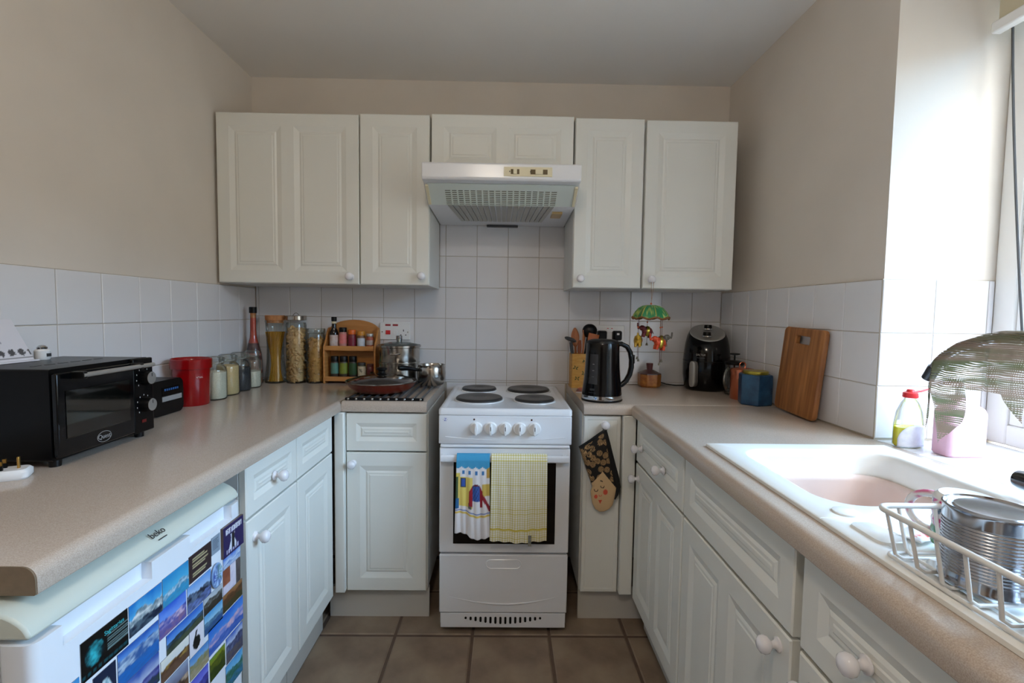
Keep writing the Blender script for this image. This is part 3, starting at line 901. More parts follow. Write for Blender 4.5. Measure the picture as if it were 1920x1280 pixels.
build('cuff_trim', G().tube([(gp(*p)[0], -0.003, gp(*p)[1]) for p in ((108, 365), (250, 275), (350, 200), (425, 152))], 0.0055, 8), mat('black_cotton', C(16, 15, 15), 0.9, var=0.1), gl)
build('side_trim', G().tube([(gp(*p)[0], -0.001, gp(*p)[1]) for p in ((430, 155), (475, 300), (510, 440), (550, 600), (590, 740), (604, 835), (585, 930), (566, 985))], [0.005, 0.005, 0.006, 0.008, 0.009, 0.010, 0.007, 0.003], 8), MATS['black_cotton'], gl)
build('hanging_loop', G().tube([(0.010 * math.cos(a), 0.004, 0.006 + 0.013 * math.sin(a)) for a in [2 * PI * k / 16 for k in range(16)]], 0.0015, 6, closed=True), MATS['black_cotton'], gl)

# ================================================================== FRIDGE AND ITS MAGNETS
fr = thing('fridge', 'white under-counter fridge with a pale cap, covered in picture magnets', 'fridge', (-0.90, -1.5375, 0))
FXF = -0.615 + 0.90                     # local x of the door face
FY = 0.2525                             # half width
build('body', G().box(-0.24, FXF - 0.052, -FY, FY, 0.02, 0.785), FRWHITE, fr, bevel=0.005)
fd = build('door', G().rings([[(x, y, z) for x, y in rrect(FXF - 0.025, 0, 0.025, FY, 0.014, 4)] for z in (0.06, 0.790)]), FRWHITE, fr, smooth=40)
cut(fd, [G().box(FXF - 0.018, FXF + 0.02, -0.208, -0.035, 0.760, 0.80), G().box(FXF - 0.018, FXF + 0.02, 0.070, 0.215, 0.760, 0.80)])
cap = [(-0.23, 0.797)]
for k in range(9):
    a = PI / 2 * k / 8
    cap.append((FXF - 0.075 + 0.072 * math.sin(a), 0.797 + 0.040 * math.cos(a)))
cap = [(-0.23, 0.797), (-0.23, 0.837)] + cap[1:]
build('top_cap', G().prism(cap, 'y', -FY, FY), FRCREAM, fr, bevel=0.004)
text('maker_logo', 'beko', 0.018, DARKP, fr, (FXF - 0.0170, 0.004, 0.8245), (PI / 4.6, 0, PI / 2), 0.0003)
build('logo_line', G().box(-0.011, 0.011, -0.0008, 0.0008, -0.0003, 0.0003), DARKP, fr, (FXF - 0.0082, 0.006, 0.8150), smooth=0).rotation_euler = (PI / 4.6, 0, PI / 2)
for y in (-0.22, 0.22):
    for x in (-0.2, FXF - 0.09):
        build('foot', G().lathe([(0.015, 0), (0.015, 0.02)], (x, y, 0), 12), BLKPL, fr)

def mixc(a, b, t):
    t = max(0, min(1, t)); return tuple(a[i] + (b[i] - a[i]) * t for i in range(4))
def hsh(x, y=0.0, s=0.0):
    v = math.sin(x * 127.1 + y * 311.7 + s * 74.7) * 43758.5453
    return v - math.floor(v)
def nz(x, y, s):
    xi, yi = math.floor(x), math.floor(y); fx, fy = x - xi, y - yi
    fx = fx * fx * (3 - 2 * fx); fy = fy * fy * (3 - 2 * fy)
    return (hsh(xi, yi, s) * (1 - fx) + hsh(xi + 1, yi, s) * fx) * (1 - fy) + (hsh(xi, yi + 1, s) * (1 - fx) + hsh(xi + 1, yi + 1, s) * fx) * fy
def fbm(x, y, s): return 0.55 * nz(x, y, s) + 0.3 * nz(2.1 * x, 2.1 * y, s + 1) + 0.15 * nz(4.3 * x, 4.3 * y, s + 2)
def land(sky, sky2, ridge, ground, hor=0.5, rug=0.35, seed=1.0, snow=None):
    def f(u, v):
        h = hor + rug * (fbm(u * 3.0, 0.3, seed) - 0.5)
        if v > h:
            cl = fbm(u * 4, v * 7, seed + 5)
            return mixc(sky2, sky, (v - h) / (1.0 - hor + 0.01) + (0.5 - cl) * 0.5)
        h2 = hor * 0.55 + rug * 0.5 * (fbm(u * 4.0, 0.7, seed + 9) - 0.5)
        if v > h2:
            n = fbm(u * 9, v * 12, seed + 3)
            return mixc(ridge, snow if snow else mixc(ridge, sky2, 0.4), (n - 0.35) * 2.2)
        n = fbm(u * 8, v * 16, seed + 7)
        return mixc(ground, mixc(ground, ridge, 0.8), (n - 0.3) * 2)
    return f
def textcard(bg, ink, rows_=7, x0=0.14, x1=0.86):
    def f(u, v):
        r = (v - 0.12) / 0.76 * rows_
        if 0 <= r < rows_ and x0 < u < x1 - 0.25 * hsh(int(r), 3) and 0.30 < r % 1 < 0.62: return ink
        return bg
    return f
def zodiac(u, v):
    d = math.hypot((u - 0.27) * 1.5, v - 0.52)
    if d < 0.30: return mixc(C(70, 190, 200), C(6, 40, 48), d / 0.30 + (fbm(u * 14, v * 14, 2) - 0.5) * 1.3)
    if u > 0.54 and 0.30 < v < 0.70 and (v * 15) % 1 < 0.42: return C(120, 140, 140)
    if v < 0.16 and (u * 9) % 1 < 0.7 and 0.07 < v: return C(28, 84, 92)
    return C(8, 14, 16)
def penguin(u, v):
    if abs(u - 0.45) < 0.13 + 0.05 * math.sin(v * 9) and 0.14 < v < 0.66: return C(30, 32, 40) if abs(u - 0.47) < 0.06 else C(210, 214, 224)
    if 0.70 < v < 0.88 and 0.12 < u < 0.90 and (u * 8) % 1 < 0.66: return C(200, 200, 222)
    if 0.06 < v < 0.20 and 0.15 < u < 0.75 and (u * 9) % 1 < 0.6: return C(190, 190, 214)
    return C(44, 34, 96)
def blackcat(u, v):
    d = math.hypot((u - 0.5) / 0.26, (v - 0.38) / 0.27)
    if d < 1 + 0.25 * (fbm(u * 9, v * 9, 4) - 0.5): return C(26, 32, 32)
    if abs(u - 0.40 - (v - 0.6) * 0.5) < 0.06 and 0.5 < v < 0.84: return C(26, 32, 32)
    return C(222, 218, 224)
def whale(u, v):
    d = math.hypot((u - 0.5) / 0.34, (v - 0.36) / 0.44)
    if d < 1: return mixc(C(226, 236, 236), C(96, 150, 168), fbm(u * 7, v * 7, 8) * 1.2 - 0.2)
    return C(34, 50, 78)
def dogs(u, v):
    n = fbm(u * 4, v * 4, 31)
    if u < 0.42 and v > 0.35: return mixc(C(130, 70, 50), C(176, 120, 90), n)
    if u > 0.74: return mixc(C(40, 36, 40), C(120, 110, 110), n)
    return mixc(C(190, 180, 200), C(230, 226, 232), n)
def tartan(u, v):
    d = math.hypot(u - 0.5, v - 0.5)
    if d > 0.44: return C(120, 150, 190)
    if (v * 11 + u * 2) % 1 < 0.4: return C(160, 190, 226)
    return mixc(C(50, 80, 160), C(120, 170, 80), (u - 0.3) * 1.4 if v > 0.35 else 0.1)
SKY, SKY2, DEEP, ICE = C(70, 140, 205), C(150, 190, 226), C(34, 74, 150), C(206, 222, 232)
cards = [
    ('purple joke magnet with a penguin and white capital letters', -1.379, -1.299, .695, .760, penguin),
    ('small grey magnet with faint text beside the purple penguin magnet', -1.413, -1.383, .720, .755, textcard(C(150, 164, 178), C(96, 110, 124), 8)),
    ('dark brown magnet with lines of cream lettering', -1.486, -1.415, .700, .752, textcard(C(62, 46, 52), C(196, 186, 150), 7)),
    ('turquoise magnet of a glacier edge beside the dark brown lettered magnet', -1.559, -1.488, .697, .749, land(C(50, 150, 200), C(90, 180, 214), C(70, 140, 170), C(60, 160, 200), .55, .5, 3.0, ICE)),
    ('blue magnet with a white sunlit iceberg over dark water', -1.637, -1.561, .696, .747, land(C(30, 128, 196), C(100, 180, 220), C(120, 140, 150), C(14, 40, 70), .6, .7, 11.0, C(230, 232, 230))),
    ('black zodiac magnet with a glowing teal emblem', -1.728, -1.640, .689, .748, zodiac),
    ('magnet of pale sky over a deep blue bay next to the black zodiac magnet', -1.782, -1.732, .640, .703, land(C(84, 156, 206), C(170, 204, 220), C(40, 70, 150), C(26, 50, 140), .42, .12, 5.0)),
    ('magnet with a white whale on dark blue below the black zodiac magnet', -1.709, -1.667, .605, .681, whale),
    ('wide blue magnet of snowy mountains above a lake', -1.663, -1.572, .630, .684, land(C(30, 92, 176), C(110, 160, 216), C(60, 104, 160), C(40, 120, 190), .72, .25, 7.0, C(190, 206, 220))),
    ('blue magnet of a town with pinkish rooftops under a violet sky', -1.570, -1.497, .645, .695, land(C(60, 110, 206), C(120, 160, 226), C(70, 90, 170), C(150, 120, 150), .55, .4, 13.0, C(214, 190, 206))),
    ('magnet of dark headlands above a silvery loch', -1.493, -1.418, .644, .694, land(C(110, 160, 216), C(170, 196, 226), C(32, 40, 62), C(120, 140, 190), .62, .5, 17.0)),
    ('pale blue sky magnet between the purple penguin magnet and the dogs', -1.373, -1.305, .666, .692, land(C(60, 120, 206), C(200, 214, 230), C(120, 150, 200), C(200, 210, 224), .4, .5, 19.0)),
    ('grey magnet of a bare rounded hill under the oval tartan magnet', -1.443, -1.379, .608, .641, land(C(176, 186, 196), C(190, 196, 200), C(72, 70, 62), C(54, 50, 44), .72, .3, 23.0)),
    ('photo magnet of brown and white dogs', -1.375, -1.308, .611, .664, dogs),
    ('long magnet of a blue sky above a dark stone valley', -1.553, -1.446, .605, .640, land(C(50, 110, 196), C(110, 160, 214), C(44, 60, 50), C(90, 100, 80), .55, .2, 29.0)),
    ('blue magnet of a misty sailing harbour', -1.443, -1.379, .565, .605, land(C(90, 160, 206), C(160, 200, 220), C(70, 110, 140), C(50, 90, 140), .6, .3, 37.0)),
    ('russet magnet of a moorland in autumn', -1.377, -1.300, .571, .608, land(C(150, 120, 80), C(150, 96, 56), C(90, 66, 40), C(60, 70, 40), .75, .4, 41.0)),
    ('white magnet with a black cat shape', -1.490, -1.447, .553, .604, blackcat),
    ('crowded street magnet with a white sky', -1.569, -1.492, .562, .602, land(C(226, 224, 214), C(214, 216, 214), C(96, 70, 54), C(120, 96, 80), .62, .5, 43.0, C(190, 160, 90))),
    ('indigo magnet of sea cliffs beneath the snowy lake magnet', -1.660, -1.573, .575, .627, land(C(60, 100, 176), C(180, 190, 214), C(60, 60, 140), C(60, 84, 50), .62, .45, 47.0)),
    ('sandy beach magnet with a strip of blue sky', -1.491, -1.431, .507, .549, land(C(80, 140, 200), C(130, 170, 206), C(150, 140, 84), C(170, 160, 140), .62, .3, 53.0)),
    ('large bright blue magnet with pink clouds over the sea', -1.430, -1.298, .512, .566, land(C(36, 110, 200), C(90, 150, 216), C(120, 140, 200), C(50, 100, 176), .58, .4, 59.0, C(226, 190, 196))),
    ('magnet of a grey beach with a blue wave and dark trees', -1.368, -1.302, .449, .506, land(C(70, 110, 190), C(190, 200, 220), C(60, 70, 110), C(110, 104, 104), .7, .4, 61.0)),
    ('green magnet of a steep grassy glen', -1.428, -1.373, .455, .502, land(C(120, 150, 60), C(150, 150, 50), C(80, 96, 34), C(50, 70, 30), .8, .5, 67.0)),
    ('magnet of a green island in turquoise water', -1.372, -1.304, .390, .444, land(C(70, 150, 210), C(130, 190, 220), C(50, 110, 84), C(60, 130, 170), .6, .5, 71.0)),
    ('violet magnet of mountains at dusk below the sandy beach magnet', -1.500, -1.434, .455, .502, land(C(90, 90, 190), C(130, 140, 216), C(70, 70, 150), C(60, 60, 110), .6, .4, 73.0)),
    ('magnet of a bicycle crowd in brown tones below the white-sky street magnet', -1.569, -1.496, .503, .557, land(C(150, 160, 180), C(120, 120, 140), C(70, 54, 46), C(140, 110, 84), .66, .5, 79.0, C(200, 180, 160))),
]
def SY(y): return -2.4135 + (y + 2.4135) * 1.0116
def SZ(z): return 1.2362 - (1.2362 - z) * 1.0116
for n, (label, y0, y1, z0, z1, fn) in enumerate(cards):
    y0, y1, z0, z1 = SY(y0) - 0.0002, SY(y1) + 0.0002, SZ(z0) - 0.0012, SZ(z1) + 0.0012
    w, h = y1 - y0, z1 - z0
    tk = 0.0010 if n else 0.006
    NU, NV = (46, 36) if n in (0, 5) else (30, 22)
    g = G()
    g.grid(lambda u, v: (tk, (u - 0.5) * w, (v - 0.5) * h), NU, NV)
    k = len(g.v)
    g.rings([[(tk, a * w / 2, b * h / 2) for a, b in ((-1, -1), (1, -1), (1, 1), (-1, 1))], [(0.0, a * w / 2, b * h / 2) for a, b in ((-1, -1), (1, -1), (1, 1), (-1, 1))]], False, True)
    o = build('fridge_magnet', g, PRINT, None, (-0.6149, (y0 + y1) / 2, (z0 + z1) / 2), smooth=0)
    tag(o, label, 'magnet', 'picture magnets on the fridge door')
    ca = o.data.color_attributes.new('Col', 'FLOAT_COLOR', 'POINT')
    for i, v in enumerate(o.data.vertices):
        if i < k: ca.data[i].color = tuple(q ** 1.22 for q in fn(v.co.y / w + 0.5, v.co.z / h + 0.5))
        else: ca.data[i].color = C(90, 70, 60) if n == 0 else C(120, 122, 128)
    if n == 0:
        text('lettering', 'IST DEIS?!', 0.0155, WHITEI, o, (tk + 0.0003, 0.0, 0.021), RIGHT, 0.0002)
    if n == 5:
        text('lettering', 'Sagittarius', 0.0095, mat('teal_print', C(60, 170, 180), 0.5), o, (tk + 0.0003, 0.017, 0.018), RIGHT, 0.0002)
ov = G()
ov.rings([[(x, 0.019 * s_ * math.cos(2 * PI * k / 28), 0.027 * s_ * math.sin(2 * PI * k / 28)) for k in range(28)] for x, s_ in ((0, 0.98), (0.002, 1.0), (0.0035, 0.94), (0.004, 0.8), (0.004, 0.6), (0.004, 0.4), (0.004, 0.2), (0.004, 0.01))])
o = build('fridge_magnet', ov, PRINT, None, (-0.6122, SY(-1.402), SZ(0.672)), smooth=40)
tag(o, 'oval blue and green tartan magnet', 'magnet', 'picture magnets on the fridge door')
paint(o, lambda co: tartan(co.y / 0.04 + 0.5, co.z / 0.056 + 0.5))

# ================================================================== LEFT WORKTOP OBJECTS
# ---- mini oven: local frame with its front looking to +x
mo = thing('mini_oven', 'black tabletop mini oven with a glass door and two silver dials', 'oven', (-1.078, -1.220, ZW), 0.03)
HD, HW = 0.113, 0.150
build('casing', G().rings([[(x, y, z) for y, z in rrect(0, 0.115, HW, 0.100, 0.006, 3)] for x in (-HD, HD - 0.010)]), BLKMT, mo, smooth=40)
build('control_panel', G().box(HD - 0.010, HD, 0.082, HW + 0.006, 0.016, 0.214), BLKMT, mo, bevel=0.003)
dd = build('door', G().box(HD - 0.009, HD + 0.004, -HW + 0.002, 0.078, 0.022, 0.206), BLKGLOSS, mo, bevel=0.003)
build('door_window', G().box(HD + 0.0035, HD + 0.0052, -0.128, 0.062, 0.060, 0.166), glass('smoked_oven_glass', (0.35, 0.38, 0.36, 1), 0.05, 0.09, 0.6), dd, smooth=0)
build('window_inside', G().box(HD + 0.0036, HD + 0.0044, -0.126, 0.060, 0.062, 0.164), mat('oven_cavity_steel', C(52, 54, 52), 0.35, metal=0.5, var=0.25, vscale=9, stretch=(1, 1, 6)), dd, smooth=0)
build('handle', G().tube([(HD + 0.026, -0.108, 0.198), (HD + 0.026, 0.120, 0.198)], 0.0055, 12), SILVP, dd)
for y in (-0.104, 0.074):
    build('handle_post', G().box(HD, HD + 0.030, y - 0.006, y + 0.006, 0.190, 0.206), BLKPL, dd, bevel=0.002)
for z in (0.162, 0.090):
    kb = build('dial', G().lathe([(0.019, 0.0), (0.0175, 0.020), (0.0165, 0.022)], (HD, 0.118, z), 28, 'x'), BLKPL, mo)
    build('dial_cap', G().lathe([(0.0165, 0.0), (0.016, 0.0015), (0.001, 0.0018)], (HD + 0.0215, 0.118, z), 28, 'x'), SILVP, kb)
    build('dial_mark', G().box(HD + 0.0231, HD + 0.0237, 0.117, 0.119, z + 0.004, z + 0.013), DARKP, kb, smooth=0)
    for k in range(9):
        a = PI * 1.25 - k * PI * 1.5 / 8
        build('scale_mark', G().box(-0.0002, 0.0002, -0.0008, 0.0008, -0.0018, 0.0018), WHITEI, mo, (HD + 0.0003, 0.118 + 0.026 * math.cos(a), z + 0.026 * math.sin(a)), smooth=0)
build('pilot_light', G().box(HD - 0.001, HD + 0.0008, 0.108, 0.124, 0.042, 0.050), mat('pilot_red', C(96, 10, 10), 0.3), mo, smooth=0)
lg = build('maker_badge', G().tube([(HD + 0.0045, -0.025 + 0.021 * math.cos(a), 0.040 + 0.0125 * math.sin(a)) for a in [2 * PI * k / 32 for k in range(32)]], 0.0006, 5, closed=True), GREYP, dd)
text('maker_name', 'Quest', 0.015, GREYP, lg, (HD + 0.0044, -0.025, 0.040), RIGHT, 0.0003)
for k in range(6):
    build('vent_slot', G().box(0.02, 0.026, -0.10 + k * 0.035, -0.078 + k * 0.035, 0.2149, 0.2156), BLKPL, mo, smooth=0)
for sx in (-0.09, 0.09):
    for sy in (-0.128, 0.128):
        build('foot', G().lathe([(0.011, 0.0), (0.012, 0.017)], (sx, sy, 0), 12), BLKPL, mo)
MT = ZW + 0.215
# ---- desk calendar on the oven
dc = thing('desk_calendar', 'white desk calendar with tiny trees standing on the mini oven', 'calendar', (-1.150, -1.30, MT + 0.001))
def calp(u, v): return (-0.010 - 0.048 * v, -0.143 + (0.245 - 0.006 * v) * u, 0.002 + 0.098 * v)
NU, NV = 100, 44
cg = G().grid(calp, NU, NV)
o = build('page', cg, PRINT, dc, smooth=0)
ca = o.data.color_attributes.new('Col', 'FLOAT_COLOR', 'POINT')
for i in range(NU + 1):
    for j in range(NV + 1):
        u, v = i / NU, j / NV; c = C(214, 212, 218)
        if 0.055 < v < 0.075: c = C(110, 108, 110)
        tr = ((u * 245 + 4) % 24) / 24
        if 0.09 < v < 0.30 and math.hypot((tr - 0.5) / 0.42, (v - 0.20) / 0.10) < 1 - 0.4 * hsh(i, j): c = C(74, 74, 78)
        if 0.43 < v < 0.455 and 0.30 < u < 0.80 and hsh(i, 1) < 0.75: c = C(150, 146, 160)
        ca.data[i * (NV + 1) + j].color = c
sd = o.modifiers.new('thickness', 'SOLIDIFY'); sd.thickness = 0.0012
build('stand_base', G().prism([(0.004, 0.0), (-0.058, 0.0), (-0.056, 0.003), (0.002, 0.003)], 'y', -0.144, 0.103), mat('white_card', C(206, 206, 212), 0.6), dc, smooth=0)
build('back_leaf', G().prism([(-0.0605, 0.003), (-0.0595, 0.003), (-0.0597, 0.098), (-0.0612, 0.098)], 'y', -0.140, 0.096), MATS['white_card'], dc, smooth=0)
nt_ = text('lettering', 'n', 0.036, DARKP, dc, (-0.0535, 0.070, 0.092), (PI / 2 - 0.45, 0, PI / 2), 0.0004)
sg = thing('small_gadget', 'tiny white pot with a chrome top behind the calendar', 'gadget', (-1.168, -1.168, MT))
build('pot_body', G().lathe([(0.014, 0.0), (0.016, 0.004), (0.016, 0.022), (0.013, 0.026)], (0, 0, 0), 20), WHITEP, sg)
build('pot_top', G().lathe([(0.010, 0.026), (0.011, 0.031), (0.006, 0.036), (0.001, 0.037)], (0, 0, 0), 20), CHROME, sg)
build('dark_patch', G().box(0.013, 0.0165, -0.005, 0.007, 0.008, 0.016), DGREY, sg, smooth=0)
# ---- upturned plug
pl = thing('mains_plug', 'white three-pin plug lying pins up on the worktop', 'plug', (-1.000, -1.425, ZW), 0.5)
build('plug_body', G().rings([[(x, y, z) for x, y in rrect(0, 0, 0.030 - d, 0.024 - d, 0.010, 4)] for d, z in ((0.003, 0.0), (0, 0.004), (0, 0.015), (0.004, 0.020))]), WHITEP, pl, smooth=40)
build('earth_pin', G().box(0.010, 0.014, -0.004, 0.004, 0.019, 0.043), BRASS, pl, bevel=0.001)
for y in (-0.011, 0.011):
    pn = build('pin', G().box(-0.015, -0.009, y - 0.002, y + 0.002, 0.030, 0.038), BRASS, pl, smooth=0)
    build('pin_sleeve', G().box(-0.0155, -0.0085, y - 0.0024, y + 0.0024, 0.019, 0.030), BLKPL, pn, smooth=0)
# ---- small black appliance next to the oven
ap = thing('countertop_appliance', 'small black appliance with a dark display between mini oven and red canister', 'appliance', (-1.150, -0.812, ZW))
build('housing', G().rings([[(x, y * s_, 0.0025 + zz) for y, zz in rrect(0, 0.0565, 0.078, 0.0565, 0.022, 5)] for x, s_ in ((-0.045, 0.97), (-0.03, 1.0), (0.040, 1.0), (0.050, 0.95))]), BLKPL, ap, smooth=50)
dp = build('display', G().box(0.0495, 0.0512, -0.030, 0.058, 0.066, 0.092), BLKGL, ap, smooth=0)
for k in range(7):
    build('display_mark', G().box(0.0511, 0.0515, -0.020 + k * 0.010, -0.013 + k * 0.010, 0.080, 0.087), mat('blue_led_print', C(40, 90, 150), 0.4), dp, smooth=0)
build('label_strip', G().box(0.0495, 0.0514, -0.030, 0.064, 0.046, 0.062), GREYP, ap, smooth=0)
# ---- red canister
rc = thing('canister', 'glossy red plastic canister with a thick rim', 'canister', (-1.140, -0.630, ZW))
build('body', G().lathe([(0.055, 0.0), (0.057, 0.003), (0.060, 0.128), (0.060, 0.131), (0.066, 0.133), (0.0665, 0.165), (0.064, 0.168), (0.061, 0.165), (0.058, 0.150), (0.052, 0.006)], (0, 0, 0), 40), REDP, rc, smooth=40)
bd = build('badge', G().rings([[(r * math.cos(a), r * math.sin(a), z) for a, z in [(-0.80 + 0.42 * k / 8, 0.098) for k in range(9)] + [(-0.38 - 0.42 * k / 8, 0.116) for k in range(9)]] for r in (0.0595, 0.0603)]), mat('darker_red', C(140, 6, 12), 0.3), rc, smooth=0)
build('badge_script', G().tube([(0.0606 * math.cos(-0.77 + 0.36 * k / 14), 0.0606 * math.sin(-0.77 + 0.36 * k / 14), 0.103 + 0.003 * math.sin(k * 2.2) + (0.006 if k == 5 else 0)) for k in range(15)], 0.0009, 5), WHITEI, bd)
# ---- clip-top glass jars with stores
def clip_jar(label, x, y, fill, fh, r=0.042, h=0.165, extra=None):
    t = thing('glass_jar', label, 'jar', (x, y, ZW), group='glass storage jars by the tiled wall')
    build('glass_body', G().lathe([(r * 0.9, 0.0), (r, 0.006), (r, h * 0.66), (r * 0.93, h * 0.74), (r * 0.74, h * 0.79), (r * 0.74, h * 0.84)], (0, 0, 0), 28, cap1=False), GLASSG, t)
    build('contents', G().lathe([(r * 0.86, 0.004), (r * 0.94, 0.010), (r * 0.94, fh), (r * 0.5, fh + 0.004), (0.001, fh + 0.003)], (0, 0, 0), 24), fill, t)
    build('lid', G().lathe([(r * 0.70, h * 0.83), (r * 0.80, h * 0.86), (r * 0.80, h * 0.91), (r * 0.86, h * 0.915), (r * 0.86, h * 0.96), (r * 0.6, h), (0.001, h)], (0, 0, 0), 28), GLASSG, t)
    build('seal', G().lathe([(r * 0.76, h * 0.835), (r * 0.79, h * 0.84), (r * 0.79, h * 0.855), (r * 0.76, h * 0.86)], (0, 0, 0), 28, cap0=False, cap1=False), glass('pale_seal', (0.85, 0.86, 0.82, 1), 0.2, 0.3, 0.3), t)
    return t
RICE = mat('white_rice', C(206, 198, 178), 0.8, var=0.12, vscale=260, bump=0.5, bscale=260)
FLOUR = mat('tan_couscous', C(202, 176, 128), 0.85, var=0.08, vscale=300, bump=0.4, bscale=320)
SEED = mat('dark_seeds', C(52, 52, 56), 0.7, var=0.5, vscale=260, bump=0.5, bscale=260)
clip_jar('glass jar of white rice beside the red canister', -1.120, -0.522, RICE, 0.105)
clip_jar('glass jar of tan couscous', -1.128, -0.418, FLOUR, 0.118)
clip_jar('glass jar of dark seeds', -1.134, -0.316, SEED, 0.100)
clip_jar('half-filled glass jar of pale grain in front of the decorative bottle', -1.132, -0.222, RICE, 0.072, r=0.038)
# ---- decorative bottle with layered fillings
db = thing('decorative_bottle', 'tall slim bottle layered with red and dark peppers, black cap', 'bottle', (-1.168, -0.134, ZW))
prof = [(0.030, 0.0), (0.036, 0.006), (0.038, 0.05), (0.0375, 0.10), (0.034, 0.14), (0.025, 0.18), (0.0155, 0.215), (0.013, 0.25), (0.0125, 0.30), (0.0125, 0.322)]
build('glass_body', G().lathe(prof, (0, 0, 0), 28, cap1=False), GLASS, db)
inner = []
for k in range(60):
    z = 0.003 + 0.305 * k / 59
    for q in range(len(prof) - 1):
        if prof[q][1] <= z <= prof[q + 1][1]:
            f = (z - prof[q][1]) / (prof[q + 1][1] - prof[q][1]); inner.append(((prof[q][0] + (prof[q + 1][0] - prof[q][0]) * f) * 0.93, z)); break
o = build('pepper_layers', G().lathe(inner, (0, 0, 0), 24), print_mat('layered_filling', 0.5, 0.6, 200), db)
def layers(co):
    z = co.z + 0.006 * fbm(math.atan2(co.y, co.x) * 3 + 9, co.z * 90, 3)
    n = fbm(math.atan2(co.y, co.x) * 7 + 20, co.z * 240, 5)
    for top, a, b in ((0.035, C(176, 90, 60), C(200, 140, 110)), (0.055, C(190, 170, 156), C(150, 120, 106)), (0.072, C(150, 40, 34), C(60, 30, 34)), (0.115, C(150, 110, 98), C(176, 140, 124)),
                      (0.135, C(60, 34, 34), C(110, 60, 54)), (0.150, C(170, 60, 50), C(190, 150, 140)), (0.195, C(44, 30, 34), C(96, 44, 44)), (0.4, C(176, 50, 38), C(200, 84, 60))):
        if z < top: return mixc(a, b, n)
paint(o, layers)
build('cap', G().lathe([(0.0165, 0.330), (0.0165, 0.356), (0.015, 0.358)], (0, 0, 0), 20), BLKPL, db)
build('stopper', G().lathe([(0.011, 0.300), (0.0118, 0.332)], (0, 0, 0), 16), CORK, db)
# ---- spaghetti jar with cork lid
sj = thing('spaghetti_jar', 'waisted glass jar of spaghetti with a cork lid', 'jar', (-1.098, -0.068, ZW))
sp_prof = [(0.046, 0.0), (0.050, 0.006), (0.046, 0.04), (0.039, 0.10), (0.037, 0.17), (0.040, 0.24), (0.043, 0.285), (0.0445, 0.29), (0.0445, 0.296)]
build('glass_body', G().lathe(sp_prof, (0, 0, 0), 32, cap1=False), GLASSG, sj)
sg_ = G()
for k in range(90):
    a = 2 * PI * k * 0.381966; rr = math.sqrt((k + 0.5) / 90)
    pts = []
    for q in range(7):
        z = 0.006 + 0.236 * q / 6
        R_ = (0.044 - 0.024 * math.sin(PI * min(1, (q + 1.2) / 7)) ) * rr * 0.98
        aa = a + 0.9 * q / 6
        pts.append((R_ * math.cos(aa), R_ * math.sin(aa), z))
    sg_.tube(pts, 0.0019, 5)
stuff(build('spaghetti', sg_, mat('spaghetti_yellow', C(190, 140, 44), 0.5, var=0.12, vscale=30), sj, smooth=60))
build('cork_lid', G().lathe([(0.036, 0.284), (0.0365, 0.296), (0.043, 0.297), (0.044, 0.318), (0.043, 0.320)], (0, 0, 0), 32), CORK, sj)
# ---- jars of pasta shapes
def pasta_jar(name, label, x, y, r, h, lidmat, colr, kind):
    t = thing(name, label, 'jar', (x, y, ZW))
    build('glass_body', G().lathe([(r * 0.94, 0.0), (r, 0.006), (r, h * 0.90), (r * 0.93, h * 0.94)], (0, 0, 0), 32, cap1=False), GLASS, t)
    g = G()
    rnd = random.Random(3 if kind else 4)
    for k in range(190 if kind else 240):
        z = 0.010 + (h * 0.86 - 0.012) * rnd.random(); a = rnd.uniform(0, 2 * PI)
        R_ = (r - 0.012) * (0.80 + 0.2 * rnd.random()) if k > 25 else (r - 0.014) * rnd.random() * 0.8
        c = Vector((R_ * math.cos(a), R_ * math.sin(a), z))
        rot = Matrix.Rotation(rnd.uniform(0, PI), 3, 'Z') @ Matrix.Rotation(rnd.uniform(0, PI), 3, 'X')
        if kind:
            pts = [c + rot @ Vector((0.012 * math.cos(b), 0.009 * math.sin(b), 0.0025 * math.sin(2 * b))) for b in [PI * 1.5 * q / 6 for q in range(7)]]
            pts = [Vector((p.x, p.y, p.z)) if math.hypot(p.x, p.y) < r - 0.006 else Vector((p.x * (r - 0.006) / math.hypot(p.x, p.y), p.y * (r - 0.006) / math.hypot(p.x, p.y), p.z)) for p in pts]
            g.tube(pts, [0.002, 0.0045, 0.006, 0.0065, 0.006, 0.0045, 0.002], 6)
        else:
            pts = [c + rot @ Vector((0.003 * math.cos(q * 2.0), 0.003 * math.sin(q * 2.0), -0.011 + 0.022 * q / 6)) for q in range(7)]
            pts = [p if math.hypot(p.x, p.y) < r - 0.005 else Vector((p.x * (r - 0.005) / math.hypot(p.x, p.y), p.y * (r - 0.005) / math.hypot(p.x, p.y), p.z)) for p in pts]
            g.tube(pts, 0.0032, 5)
    stuff(build('pasta', g, colr, t, smooth=60))
    build('pasta_core', G().lathe([(r * 0.70, 0.008), (r * 0.74, 0.02), (r * 0.74, h * 0.80), (r * 0.5, h * 0.84)], (0, 0, 0), 20), colr, t)
    return t
pj_ = pasta_jar('pasta_jar', 'tall glass jar of pasta shells with a metal lid', -1.000, -0.064, 0.0465, 0.305, STEEL, mat('pasta_shell_cream', C(206, 168, 116), 0.55, var=0.15, vscale=25), True)
build('metal_lid', G().lathe([(0.046, 0.298), (0.0475, 0.300), (0.0475, 0.318), (0.045, 0.320), (0.001, 0.320)], (0, 0, 0), 32), STEEL, pj_)
build('lid_handle', G().tube([(-0.016 + 0.032 * k / 8, 0, 0.319 + 0.014 * math.sin(PI * k / 8)) for k in range(9)], 0.0014, 6), STEEL, pj_)
